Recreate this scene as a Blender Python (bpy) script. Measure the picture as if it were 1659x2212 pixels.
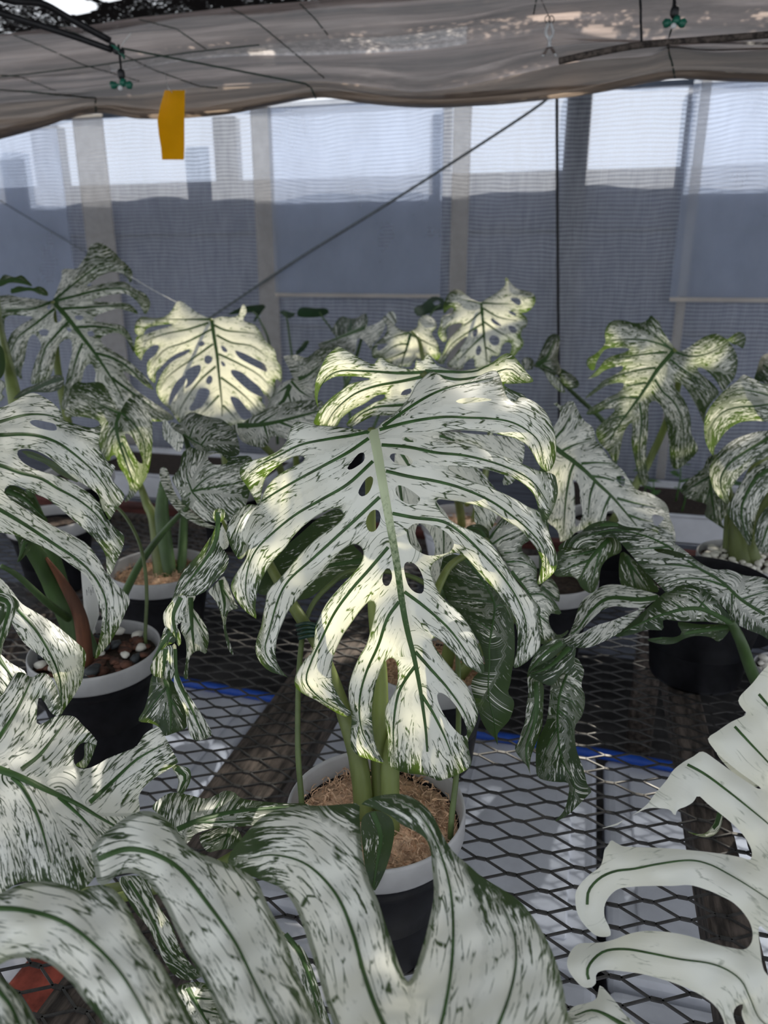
import bpy, bmesh, math, random
import numpy as np
from mathutils import Vector, Matrix, noise
from mathutils.geometry import delaunay_2d_cdt
from mathutils.bvhtree import BVHTree

random.seed(7)
D = bpy.data
scene = bpy.context.scene
COL = scene.collection
for o in list(D.objects):
    D.objects.remove(o)

# ------------------------------------------------------------------ camera
IMG_W, IMG_H = 1659, 2212
FPX = 1620.0                         # focal length in pixels
PITCH, YAW = math.radians(18.0), math.radians(15.0)
CAM = Vector((0.0, 0.0, 1.45))
cam_d = D.cameras.new('camera')
cam_d.sensor_fit = 'VERTICAL'
cam_d.sensor_height = 36.0
cam_d.lens = FPX / IMG_H * 36.0
cam_d.clip_start = 0.02
cam_d.dof.use_dof = True
cam_d.dof.focus_distance = 0.78
cam_d.dof.aperture_fstop = 6.0
cam_o = D.objects.new('camera', cam_d)
cam_o.location = CAM
cam_o.rotation_euler = (math.pi / 2 - PITCH, 0, YAW)
COL.objects.link(cam_o)
scene.camera = cam_o
CR = cam_o.rotation_euler.to_matrix()
CRn = np.array(CR)

# ------------------------------------------------------------------ world, sun, exposure
world = D.worlds.new('sky')
scene.world = world
world.use_nodes = True
wn = world.node_tree
bg = wn.nodes['Background']
bg.inputs[0].default_value = (0.90, 0.94, 1.0, 1)
bg.inputs[1].default_value = 0.85
sun_d = D.lights.new('sun', 'SUN')
sun_d.energy = 5.6
sun_d.angle = math.radians(0.6)
sun_d.color = (1.0, 0.93, 0.80)
sun_o = D.objects.new('sun', sun_d)
SUN_DIR = Vector((0.25, 0.86, 0.72)).normalized()      # towards the sun, beyond the screened wall
sun_o.rotation_euler = SUN_DIR.to_track_quat('Z', 'Y').to_euler()
sun_o.location = (1.0, 5.0, 6.0)
COL.objects.link(sun_o)
vs = scene.view_settings
vs.view_transform = 'Standard'
vs.look = 'None'
vs.gamma = 1.0
vs.use_curve_mapping = False
vs.exposure = 0.64

# ------------------------------------------------------------------ pixels to places
def ray(px, py):
    return CR @ Vector(((px - IMG_W / 2) / FPX, -(py - IMG_H / 2) / FPX, -1.0))
def at_d(px, py, d):
    return CAM + ray(px, py) * d
def at_z(px, py, z):
    r = ray(px, py)
    return CAM + r * ((z - CAM.z) / r.z)
def at_y(px, py, y):
    r = ray(px, py)
    return CAM + r * ((y - CAM.y) / r.y)
def unproject(P, d):
    v = np.stack([(P[:, 0] - IMG_W / 2) / FPX * d, -(P[:, 1] - IMG_H / 2) / FPX * d, -d], 1)
    return v @ CRn.T + np.array(CAM)

# ------------------------------------------------------------------ helpers
def new_mesh(name, verts, faces, mats=(), smooth=True):
    me = D.meshes.new(name)
    me.from_pydata([tuple(v) for v in verts], [], [tuple(f) for f in faces])
    for m in mats:
        me.materials.append(m)
    if smooth:
        me.polygons.foreach_set('use_smooth', [True] * len(me.polygons))
    me.update()
    return me
def obj(name, me, parent=None, loc=None):
    o = D.objects.new(name, me)
    COL.objects.link(o)
    if parent:
        o.parent = parent
    if loc is not None:
        o.location = loc
    return o
def thing(name, label, cat, loc=(0, 0, 0), group=None):
    o = D.objects.new(name, None)
    o.empty_display_size = 0.05
    o.location = loc
    COL.objects.link(o)
    return tag(o, label, cat, group)
def tag(o, label, cat, group=None):
    o['label'] = label
    o['category'] = cat
    if group:
        o['group'] = group
    return o
def structure(o):
    o['kind'] = 'structure'
    return o
def shift(verts, parent):
    if parent is None:
        return verts
    l = parent.location
    p = parent.parent
    while p:
        l = l + p.location
        p = p.parent
    return [(v[0] - l[0], v[1] - l[1], v[2] - l[2]) for v in verts]
def catmull(pts, n, closed=False):
    pts = [Vector(p) for p in pts]
    out = []
    m = len(pts)
    rng = m if closed else m - 1
    for i in range(rng):
        if closed:
            a, b, c, d = pts[i - 1], pts[i], pts[(i + 1) % m], pts[(i + 2) % m]
        else:
            b, c = pts[i], pts[i + 1]
            a = pts[i - 1] if i else b + (b - c)
            d = pts[i + 2] if i + 2 < m else c + (c - b)
        for k in range(n):
            t = k / n
            out.append(0.5 * ((2 * b) + (c - a) * t + (2 * a - 5 * b + 4 * c - d) * t * t + (3 * b - a - 3 * c + d) * t ** 3))
    if not closed:
        out.append(pts[-1].copy())
    return out
def tube_geo(pts, radii, seg=8, smooth=6, cap=True):
    if smooth > 1 and len(pts) > 2:
        n = len(pts)
        P = catmull(pts, smooth)
        R = []
        for i in range(n - 1):
            for k in range(smooth):
                t = k / smooth
                R.append(radii[i] * (1 - t) + radii[i + 1] * t)
        R.append(radii[-1])
    else:
        P = [Vector(p) for p in pts]
        R = list(radii)
    V, F = [], []
    up = Vector((0.13, 0.31, 0.94))
    for i, p in enumerate(P):
        t = (P[min(i + 1, len(P) - 1)] - P[max(i - 1, 0)]).normalized()
        u = t.cross(up)
        if u.length < 1e-4:
            u = t.cross(Vector((1, 0, 0)))
        u.normalize()
        w = t.cross(u)
        for k in range(seg):
            a = 2 * math.pi * k / seg
            V.append(p + (u * math.cos(a) + w * math.sin(a)) * R[i])
    for i in range(len(P) - 1):
        for k in range(seg):
            a, b = i * seg + k, i * seg + (k + 1) % seg
            F.append((a, b, b + seg, a + seg))
    if cap:
        F.append(tuple(range(seg - 1, -1, -1)))
        F.append(tuple(range((len(P) - 1) * seg, len(P) * seg)))
    return V, F
def tube(name, pts, radii, mat, parent=None, seg=8, smooth=6):
    if not hasattr(radii, '__len__'):
        radii = [radii] * len(pts)
    V, F = tube_geo(pts, radii, seg, smooth)
    return obj(name, new_mesh(name, shift(V, parent), F, [mat]), parent)
def lathe_geo(profile, seg=48, c=(0, 0, 0)):
    V, F = [], []
    for r, z in profile:
        for k in range(seg):
            a = 2 * math.pi * k / seg
            V.append((c[0] + r * math.cos(a), c[1] + r * math.sin(a), c[2] + z))
    for i in range(len(profile) - 1):
        for k in range(seg):
            a, b = i * seg + k, i * seg + (k + 1) % seg
            F.append((a, b, b + seg, a + seg))
    return V, F
def box_geo(x0, x1, y0, y1, z0, z1):
    V = [(x, y, z) for z in (z0, z1) for y in (y0, y1) for x in (x0, x1)]
    F = [(0, 2, 3, 1), (4, 5, 7, 6), (0, 1, 5, 4), (2, 6, 7, 3), (0, 4, 6, 2), (1, 3, 7, 5)]
    return V, F
def box(name, b, mat, parent=None, bevel=0.0, segs=2):
    V, F = box_geo(*b)
    bm = bmesh.new()
    vs_ = [bm.verts.new(v) for v in shift(V, parent)]
    for f in F:
        bm.faces.new([vs_[i] for i in f])
    if bevel:
        bmesh.ops.bevel(bm, geom=bm.edges[:] + bm.verts[:], offset=bevel, segments=segs, affect='EDGES', profile=0.6)
    me = D.meshes.new(name)
    bm.to_mesh(me)
    bm.free()
    me.materials.append(mat)
    return obj(name, me, parent)

# ------------------------------------------------------------------ materials
class NT:
    def __init__(self, name):
        self.m = D.materials.new(name)
        self.m.use_nodes = True
        self.t = self.m.node_tree
        self.t.nodes.clear()
        self.out = self.t.nodes.new('ShaderNodeOutputMaterial')
    def n(self, kind, **kw):
        nd = self.t.nodes.new('ShaderNode' + kind)
        ins = kw.pop('ins', {})
        for k, v in kw.items():
            setattr(nd, k, v)
        for k, v in ins.items():
            if hasattr(v, 'is_output') or isinstance(v, bpy.types.NodeSocket):
                self.t.links.new(v, nd.inputs[k])
            else:
                nd.inputs[k].default_value = v
        return nd
    def math(self, op, a, b=0.0, c=0.0, clamp=False):
        nd = self.n('Math', operation=op, use_clamp=clamp)
        for i, v in enumerate((a, b, c)):
            if isinstance(v, bpy.types.NodeSocket):
                self.t.links.new(v, nd.inputs[i])
            else:
                nd.inputs[i].default_value = v
        return nd.outputs[0]
    def mixc(self, f, a, b):
        nd = self.n('Mix', data_type='RGBA')
        for i, v in ((0, f), (6, a), (7, b)):
            if isinstance(v, bpy.types.NodeSocket):
                self.t.links.new(v, nd.inputs[i])
            else:
                nd.inputs[i].default_value = v if i == 0 else tuple(v) + ((1,) if len(v) == 3 else ())
        return nd.outputs[2]
    def smooth(self, v, a, b, lo=0.0, hi=1.0):
        nd = self.n('MapRange', interpolation_type='SMOOTHSTEP', ins={0: v, 1: a, 2: b, 3: lo, 4: hi})
        return nd.outputs[0]
    def noise(self, vec, scale, detail=3.0, rough=0.55, dist=0.0):
        ins = {'Scale': scale, 'Detail': detail, 'Roughness': rough, 'Distortion': dist}
        if vec is not None:
            ins['Vector'] = vec
        return self.n('TexNoise', ins=ins).outputs[0]
    def vscale(self, vec, s):
        return self.n('VectorMath', operation='MULTIPLY', ins={0: vec, 1: s}).outputs[0]
    def surf(self, s):
        self.t.links.new(s, self.out.inputs[0])
        return self.m
    def mixs(self, f, a, b):
        return self.n('MixShader', ins={0: f, 1: a, 2: b}).outputs[0]
def simple(name, col, rough=0.6, noise_scale=30.0, var=0.25, spec=0.4, bump=0.0, metal=0.0, stretch=(1, 1, 1), trans=0.0, tcol=None):
    t = NT(name)
    co = t.n('TexCoord').outputs['Object']
    co = t.vscale(co, stretch)
    nz = t.noise(co, noise_scale, 5.0, 0.6)
    lo = tuple(c * (1 - var) for c in col)
    hi = tuple(min(1, c * (1 + var)) for c in col)
    c = t.mixc(t.smooth(nz, 0.3, 0.7), lo, hi)
    p = t.n('BsdfPrincipled', ins={'Base Color': c, 'Roughness': rough, 'Specular IOR Level': spec, 'Metallic': metal})
    if bump:
        b = t.n('Bump', ins={'Strength': bump, 'Distance': 0.004, 'Height': nz})
        t.t.links.new(b.outputs[0], p.inputs['Normal'])
    s = p.outputs[0]
    if trans:
        tr = t.n('BsdfTranslucent', ins={'Color': tuple(tcol or col) + (1,)})
        s = t.mixs(trans, s, tr.outputs[0])
    return t.surf(s)

def leaf_material():
    t = NT('variegated_leaf')
    vc = t.n('Attribute', attribute_name='vc').outputs['Vector']
    par = t.n('Attribute', attribute_name='par').outputs['Vector']
    sp = t.n('SeparateXYZ', ins={0: par}).outputs
    green, edge, pale = sp[0], sp[1], sp[2]
    # fine streaks that run with the side veins
    warp = t.n('TexNoise', ins={'Vector': vc, 'Scale': 22.0, 'Detail': 2.0}).outputs['Color']
    wv = t.n('VectorMath', operation='MULTIPLY_ADD', ins={0: warp, 1: (0.016, 0.010, 0.0), 2: vc}).outputs[0]
    n1 = t.noise(t.vscale(wv, (38, 430, 1)), 1.0, 4.0, 0.62)
    n2 = t.noise(t.vscale(wv, (120, 720, 1)), 1.0, 3.0, 0.6)
    big = t.noise(t.vscale(vc, (13, 22, 1)), 1.0, 3.0, 0.55)
    v = t.math('ADD', t.math('MULTIPLY', n1, 0.60), t.math('MULTIPLY', n2, 0.40))
    lvl = t.math('ADD', t.math('MULTIPLY', green, 0.34), t.math('MULTIPLY', edge, 0.15))
    lvl = t.math('ADD', lvl, t.math('MULTIPLY', t.math('SUBTRACT', big, 0.5), 0.34))
    v = t.math('ADD', v, lvl)
    streak = t.smooth(v, 0.668, 0.725)
    # broken net of small veins, long cells lying along the side veins
    vo = t.n('TexVoronoi', feature='DISTANCE_TO_EDGE', ins={'Vector': t.vscale(wv, (34, 200, 1)), 'Scale': 1.0, 'Randomness': 1.0}).outputs['Distance']
    netv = t.n('Attribute', attribute_name='net').outputs['Fac']
    gate = t.math('ADD', t.math('ADD', t.math('ADD', t.noise(t.vscale(vc, (40, 110, 1)), 1.0, 3.0), t.math('MULTIPLY', netv, 0.3)), t.math('MULTIPLY', edge, 0.16)), t.math('MULTIPLY', green, 0.30))
    line = t.math('MULTIPLY', t.smooth(vo, 0.085, 0.02), t.smooth(gate, 0.50, 0.62))
    line = t.math('MULTIPLY', line, t.smooth(t.math('ADD', n2, t.math('MULTIPLY', netv, 0.2)), 0.36, 0.50))
    mask = t.math('MAXIMUM', streak, line)
    rim = t.smooth(edge, 0.86, 0.97)
    mask = t.math('MULTIPLY', t.math('MAXIMUM', mask, t.math('MULTIPLY', rim, 0.7)), t.math('SUBTRACT', 1.0, pale), clamp=True)
    wcol = t.mixc(t.smooth(big, 0.35, 0.7), (0.78, 0.79, 0.745), (0.74, 0.765, 0.735))
    gcol = t.mixc(n2, (0.014, 0.027, 0.019), (0.032, 0.055, 0.033))
    base = t.mixc(mask, wcol, gcol)
    tcol = t.mixc(mask, (0.93, 0.90, 0.63), (0.13, 0.22, 0.014))
    bmp = t.n('Bump', ins={'Strength': 0.25, 'Distance': 0.0012, 'Height': n1})
    p = t.n('BsdfPrincipled', ins={'Base Color': base, 'Roughness': 0.48, 'Specular IOR Level': 0.35, 'Normal': bmp.outputs[0]})
    tr = t.n('BsdfTranslucent', ins={'Color': tcol})
    return t.surf(t.mixs(0.40, p.outputs[0], tr.outputs[0]))
M = {}
M['leaf'] = leaf_material()
M['vein'] = simple('leaf_vein_green', (0.030, 0.075, 0.020), 0.5, 60, 0.4, trans=0.2, tcol=(0.12, 0.24, 0.02))
def midrib_material():
    t = NT('leaf_midrib')
    mp = t.n('Attribute', attribute_name='mp').outputs['Fac']
    nz = t.noise(t.n('TexCoord').outputs['Object'], 260.0, 3.0, 0.6)
    f = t.smooth(t.math('ADD', mp, t.math('MULTIPLY', t.math('SUBTRACT', nz, 0.5), 0.7)), 0.25, 0.7)
    c = t.mixc(f, (0.045, 0.095, 0.028), (0.46, 0.52, 0.34))
    p = t.n('BsdfPrincipled', ins={'Base Color': c, 'Roughness': 0.5, 'Specular IOR Level': 0.3})
    tr = t.n('BsdfTranslucent', ins={'Color': c})
    return t.surf(t.mixs(0.25, p.outputs[0], tr.outputs[0]))
M['midrib'] = midrib_material()
M['petiole'] = simple('petiole_green', (0.155, 0.19, 0.065), 0.42, 18, 0.35, stretch=(1, 1, .15), trans=0.25, tcol=(.4, .5, .08))
M['petiole_dark'] = simple('petiole_dark_green', (0.045, 0.085, 0.025), 0.5, 18, 0.35, stretch=(1, 1, .2))
M['sheath'] = simple('dry_red_sheath', (0.12, 0.045, 0.022), 0.7, 25, 0.5, stretch=(1, 1, .2))
M['stake'] = simple('green_coated_wire', (0.075, 0.105, 0.035), 0.5, 30, 0.2)
M['black_pot'] = simple('black_plastic', (0.007, 0.007, 0.009), 0.5, 60, 0.3, spec=0.15)
M['white_rim'] = simple('milky_plastic', (0.46, 0.46, 0.47), 0.45, 25, 0.12, trans=0.30, tcol=(0.6, .6, .6))
M['moss'] = simple('sphagnum_moss', (0.56, 0.375, 0.25), 0.9, 90, 0.45, bump=0.5)
M['bark'] = simple('bark_chip', (0.095, 0.042, 0.028), 0.85, 60, 0.5, bump=0.5)
M['stone_dark'] = simple('dark_stone', (0.035, 0.04, 0.045), 0.6, 50, 0.4)
M['pebble'] = simple('white_pebble', (0.62, 0.60, 0.55), 0.6, 40, 0.12)
M['soil'] = simple('potting_soil', (0.035, 0.022, 0.016), 0.95, 120, 0.5, bump=0.8)
M['steel'] = simple('expanded_steel', (0.055, 0.053, 0.052), 0.5, 70, 0.35, spec=0.5, metal=0.3)
M['wood'] = simple('weathered_wood', (0.065, 0.052, 0.045), 0.9, 14, 0.75, bump=0.5, stretch=(6, 1, 6))
M['wood_red'] = simple('red_stained_wood', (0.115, 0.036, 0.030), 0.8, 9, 0.5, bump=0.4, stretch=(1, 6, 6))
M['grey_board'] = simple('grey_board', (0.10, 0.11, 0.14), 0.8, 9, 0.4, stretch=(1, 6, 6))
M['foam'] = simple('white_foam_box', (0.62, 0.64, 0.70), 0.65, 14, 0.10, bump=0.1)
M['concrete'] = simple('damp_ground', (0.05, 0.047, 0.046), 0.85, 7, 0.5, bump=0.4)
M['hose_blue'] = simple('blue_hose', (0.012, 0.065, 0.36), 0.4, 10, 0.15)
M['black_rubber'] = simple('black_tube', (0.012, 0.012, 0.014), 0.45, 40, 0.2)
M['green_plastic'] = simple('green_mister_plastic', (0.012, 0.115, 0.075), 0.35, 40, 0.25)
M['clear_plastic'] = simple('clear_plastic', (0.78, 0.79, 0.80), 0.3, 40, 0.1, trans=0.4)
M['cord'] = simple('dark_green_cord', (0.02, 0.04, 0.028), 0.7, 90, 0.3)
M['cord_black'] = simple('black_cord', (0.008, 0.008, 0.010), 0.7, 90, 0.3)
M['cord_grey'] = simple('grey_cable', (0.10, 0.115, 0.12), 0.6, 90, 0.3)
M['tag_white'] = simple('white_plant_tag', (0.72, 0.72, 0.70), 0.55, 20, 0.08, trans=0.2)
M['yellow'] = simple('yellow_sticky_card', (0.80, 0.44, 0.004), 0.35, 14, 0.08, trans=0.45, tcol=(1.0, 0.62, 0.01))
M['clip'] = simple('dark_green_clip', (0.008, 0.03, 0.022), 0.4, 40, 0.2)
M['seedling'] = simple('seedling_green', (0.07, 0.17, 0.045), 0.5, 40, 0.4, trans=0.35, tcol=(0.2, .4, .05))
M['dark_leaf'] = simple('plain_dark_leaf', (0.014, 0.040, 0.016), 0.45, 20, 0.4, trans=0.12, tcol=(.06, .14, .02))
M['terracotta'] = simple('peeling_red_paint', (0.33, 0.07, 0.045), 0.8, 14, 0.6, bump=0.3)

# ------------------------------------------------------------------ leaves traced as outlines, laid on curved surfaces
CROP = {'px': (0, 0, 1.0), 'A': (460, 740, 2.127), 'B': (0, 500, 4.1475), 'C': (260, 620, 4.1475), 'D': (600, 560, 4.1475),
        'E': (860, 560, 4.1475), 'F': (1240, 660, 3.959), 'G': (1140, 840, 4.1475), 'H': (0, 820, 4.1475), 'I': (0, 1160, 4.1475),
        'J': (260, 1060, 3.6875), 'K': (900, 1060, 4.1475), 'L': (920, 1400, 4.1475), 'M': (1120, 1100, 3.078), 'N': (0, 1400, 2.5136),
        'O': (1400, 1000, 4.425), 'Q': (0, 1400, 2.37), 'R': (560, 1560, 2.44), 'S': (1100, 1560, 2.968), 'T': (0, 820, 2.633),
        'U': (1100, 1000, 2.766)}
def pts(s, crop):
    """'x,y x,y ...' in a crop's own pixels (a token like @K switches the crop) to photograph pixels."""
    out = []
    for tok in s.split():
        if tok[0] == '@':
            crop = tok[1:]
            continue
        v = [float(q) for q in tok.split(',')]
        ox, oy, sc = CROP[crop]
        out.append((ox + v[0] / sc, oy + v[1] / sc) + tuple(v[2:]))
    return out
def resample(P, step, closed=True):
    P = np.array([(p[0], p[1]) for p in P])
    V = [Vector((p[0], p[1], 0)) for p in P]
    C = np.array([(v.x, v.y) for v in catmull(V, 6, closed)])
    if closed:
        C = np.vstack([C, C[:1]])
    L = np.r_[0, np.cumsum(np.hypot(*np.diff(C, axis=0).T))]
    n = max(6 if closed else 3, int(L[-1] / step))
    s = np.linspace(0, L[-1], n + 1)
    Q = np.stack([np.interp(s, L, C[:, 0]), np.interp(s, L, C[:, 1])], 1)
    return Q[:-1] if closed else Q
def inside(P, poly):
    x, y = P[:, 0][:, None], P[:, 1][:, None]
    a, b = poly, np.roll(poly, -1, 0)
    cond = (a[:, 1] > y) != (b[:, 1] > y)
    dy = b[:, 1] - a[:, 1]
    dy = np.where(np.abs(dy) < 1e-9, 1e-9, dy)
    xi = a[:, 0] + (y - a[:, 1]) / dy * (b[:, 0] - a[:, 0])
    return (np.sum(cond & (x < xi), 1) % 2) == 1
def seg_dist(P, A, B):
    d = B - A
    l2 = np.maximum((d ** 2).sum(1), 1e-9)
    ap = P[:, None, :] - A[None]
    t = np.clip((ap * d[None]).sum(2) / l2, 0, 1)
    q = ap - t[..., None] * d[None]
    dist = np.sqrt((q ** 2).sum(2))
    k = dist.argmin(1)
    i = np.arange(len(P))
    cr = d[k, 0] * ap[i, k, 1] - d[k, 1] * ap[i, k, 0]
    return dist[i, k], k, t[i, k], np.sign(cr)
class TPS:
    def __init__(self, C):
        C = np.array(C, float)
        self.X = C[:, :2] / 1000.0
        z = C[:, 2]
        n = len(z)
        A = np.zeros((n + 3, n + 3))
        A[:n, :n] = self.U(self.X, self.X) + np.eye(n) * 1e-4
        A[:n, n] = 1
        A[:n, n + 1:] = self.X
        A[n:, :n] = A[:n, n:].T
        A[n:, n:] -= np.eye(3) * 1e-6
        self.w = np.linalg.solve(A, np.r_[z, 0, 0, 0])
        self.lo, self.hi = z.min() - .06, z.max() + .06
    def U(self, a, b):
        r2 = ((a[:, None] - b[None]) ** 2).sum(2)
        return r2 * np.log(np.maximum(r2, 1e-12))
    def __call__(self, P):
        X = P / 1000.0
        n = len(self.X)
        z = self.U(X, self.X) @ self.w[:n] + self.w[n] + X @ self.w[n + 1:]
        return np.clip(z, self.lo, self.hi)
def piece(crop, out, ctrl, holes=(), mid=None, veins=(), green=0.15, edge=1.0, pale=0.0, curl=0.012, curl_w=28, step=9.0,
          vw=5.0, mw=9.0, edge_w=22.0, wave=0.003, groove=0.0015, mid_pale=0.0, midc=False, net=0.0, tip=0.30, back=0.0):
    out = resample(pts(out, crop), step)
    holes = [resample(pts(h, crop), step * 0.8) for h in holes]
    surf = TPS([(a, b, c + back) for a, b, c in pts(ctrl, crop)])
    vlines = []
    if mid:
        vlines.append((resample(pts(mid, crop), 12, False), mw, 'mid'))
    for v in veins:
        vlines.append((resample(pts(v, crop), 12, False), vw, 'vein'))
    SA, SB, S0, SI, SL = [], [], [], [], []
    for i, (Lp, w, k) in enumerate(vlines):
        if k == 'mid' and len(veins) >= 3 and not midc:
            continue
        e = Lp[-1] - Lp[max(-4, -len(Lp))]
        e = e / max(np.hypot(*e), 1e-6)
        Lp = np.vstack([Lp, Lp[-1] + e * 25, Lp[-1] + e * 90])
        cum = np.r_[0, np.cumsum(np.hypot(*np.diff(Lp, axis=0).T))]
        SA.append(Lp[:-1]); SB.append(Lp[1:]); S0.append(cum[:-1]); SI.append(np.full(len(Lp) - 1, i)); SL.append(np.full(len(Lp) - 1, cum[-3]))
    if not vlines:
        lo, hi = out.min(0), out.max(0)
        a, b = np.array([[lo[0] * .5 + hi[0] * .5, lo[1]]]), np.array([[lo[0] * .5 + hi[0] * .5, hi[1]]])
        if hi[0] - lo[0] > hi[1] - lo[1]:
            a, b = np.array([[lo[0], (lo[1] + hi[1]) / 2]]), np.array([[hi[0], (lo[1] + hi[1]) / 2]])
        SA.append(a); SB.append(b); S0.append(np.zeros(1)); SI.append(np.zeros(1, int)); SL.append(np.full(1, 1e6))
    SA, SB, S0, SI, SL = np.vstack(SA), np.vstack(SB), np.concatenate(S0), np.concatenate(SI), np.concatenate(SL)
    OB = np.roll(out, -1, 0)
    def depth(P):
        d = surf(P)
        do = seg_dist(P, out, OB)[0]
        t, k, tt, sg = seg_dist(P, SA, SB)
        d = d + curl * np.exp(-(do / curl_w))
        if vlines:
            d = d + groove * np.exp(-(t / 9.0) ** 2)
        d = d + wave * (np.sin(P[:, 0] * .045 + P[:, 1] * .02) * np.cos(P[:, 1] * .038 - P[:, 0] * .013))
        return d, do, t, k, tt, sg
    lo, hi = out.min(0), out.max(0)
    gx = np.arange(lo[0], hi[0], step)
    gy = np.arange(lo[1], hi[1], step * .866)
    G = np.array([(x + (step / 2 if j % 2 else 0), y) for j, y in enumerate(gy) for x in gx]) if len(gx) and len(gy) else np.zeros((0, 2))
    if len(G):
        keep = inside(G, out) & (seg_dist(G, out, OB)[0] > step * .55)
        for h in holes:
            keep &= ~inside(G, h) & (seg_dist(G, h, np.roll(h, -1, 0))[0] > step * .5)
        G = G[keep]
    allp, edges = [], []
    for loop in [out] + holes:
        b = len(allp)
        allp += [Vector((p[0], p[1])) for p in loop]
        edges += [(b + i, b + (i + 1) % len(loop)) for i in range(len(loop))]
    allp += [Vector((p[0], p[1])) for p in G]
    r = delaunay_2d_cdt(allp, edges, [], 0, 1e-4)
    P = np.array([(v.x, v.y) for v in r[0]])
    T = np.array([f for f in r[2] if len(f) == 3])
    cen = P[T].mean(1)
    keep = inside(cen, out)
    for h in holes:
        keep &= ~inside(cen, h)
    T = T[keep]
    used = np.unique(T)
    rm = -np.ones(len(P), int)
    rm[used] = np.arange(len(used))
    P, T = P[used], rm[T]
    d, do, t, k, tt, sg = depth(P)
    W = unproject(P, d)
    mpp = d / FPX
    s_al = (S0[k] + tt * np.hypot(*(SB[k] - SA[k]).T)) * mpp.mean()
    VC = np.stack([s_al + SI[k] * 1.7 + (sg > 0) * .63, t * sg * mpp.mean() + SI[k] * .31, np.full(len(P), random.random() * 9)], 1)
    fr = (S0[k] + tt * np.hypot(*(SB[k] - SA[k]).T)) / np.maximum(SL[k], 1)
    tip = tip * max(0.15, 1 - max(green, 0) * 1.5)
    gr = green + tip * np.clip((fr - .45) / .55, 0, 1.15) ** 1.4 - tip * .12
    PAR = np.stack([gr, edge * np.exp(-do / edge_w), np.full(len(P), pale)], 1)
    ribs = []
    for Lp, w, kind in vlines:
        n = len(Lp)
        tg = np.gradient(Lp, axis=0)
        tg /= np.maximum(np.hypot(*tg.T), 1e-6)[:, None]
        nrm = np.stack([-tg[:, 1], tg[:, 0]], 1)
        ww = (w * (1 - np.linspace(0, 1, n) ** 1.2) * .5 + w * .13)[:, None]
        ok = inside(Lp, out)
        for h in holes:
            ok &= ~inside(Lp, h)
        Lc = unproject(Lp, depth(Lp)[0] - .0012 - w * .00012)
        Ll = unproject(Lp + nrm * ww, depth(Lp + nrm * ww)[0] - .0002)
        Lr = unproject(Lp - nrm * ww, depth(Lp - nrm * ww)[0] - .0002)
        V = np.vstack([Ll, Lc, Lr])
        F = []
        for i in range(n - 1):
            if ok[i] and ok[i + 1]:
                F += [(i, n + i, n + i + 1, i + 1), (n + i, 2 * n + i, 2 * n + i + 1, n + i + 1)]
        if F:
            u = np.tile(np.linspace(0, 1, n), 3)
            ribs.append((kind, V, F, mid_pale * (1 - u) ** 1.6))
    return W, T, VC, PAR, ribs, np.full(len(P), net)
def mirror_piece(pc, A, B):
    """the other half of a leaf, reflected across its midrib A-B"""
    W, T, VC, PAR, ribs, nt_ = pc
    n = np.cross(W[T[:, 1]] - W[T[:, 0]], W[T[:, 2]] - W[T[:, 0]]).sum(0)
    A, B = np.array(A), np.array(B)
    s = np.cross(B - A, n)
    s /= np.linalg.norm(s)
    R = lambda V: V - 2 * ((V - A) @ s)[:, None] * s[None]
    rb = [(k, R(V), [tuple(reversed(f)) for f in F], u) for k, V, F, u in ribs if k == 'vein']
    return R(W), T[:, ::-1], VC + np.array([0, 0, 3.7]), PAR, rb, nt_
def leaf(plant, pieces, label=None, name='leaf'):
    Vs, Fs, A1, A2, A3, b = [], [], [], [], [], 0
    ribs = []
    for pc in pieces:
        W, T, VC, PAR, rb, nt_ = pc
        A3.append(nt_)
        Vs.append(W); Fs.append(T + b); A1.append(VC); A2.append(PAR)
        b += len(W)
        ribs += rb
    V, T, A1, A2 = np.vstack(Vs), np.vstack(Fs), np.vstack(A1), np.vstack(A2)
    loc = np.array(plant.location)
    me = new_mesh(name, V - loc, T.tolist(), [M['leaf']])
    for nm, A in (('vc', A1), ('par', A2)):
        at = me.attributes.new(nm, 'FLOAT_VECTOR', 'POINT')
        at.data.foreach_set('vector', A.astype(np.float32).ravel())
    at = me.attributes.new('net', 'FLOAT', 'POINT')
    at.data.foreach_set('value', np.concatenate(A3).astype(np.float32))
    o = obj(name, me, plant)
    if label:
        o['label'] = label
    for kind, Vr, F, pm in ribs:
        mr = new_mesh('rib', Vr - loc, F, [M['vein'] if kind == 'vein' else M['midrib']])
        if kind == 'mid':
            at = mr.attributes.new('mp', 'FLOAT', 'POINT')
            at.data.foreach_set('value', pm.astype(np.float32))
        obj('midrib' if kind == 'mid' else 'side_vein', mr, o)
    return o
def leaves(plant, pieces, label=None):
    return [leaf(plant, [q], label) for q in pieces]
def stem(plant, s, radii, crop='px', mat='petiole', name='petiole', seg=10):
    P = [at_d(*p) for p in pts(s, crop)]
    return tube(name, P, radii, M[mat], plant, seg)

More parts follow.
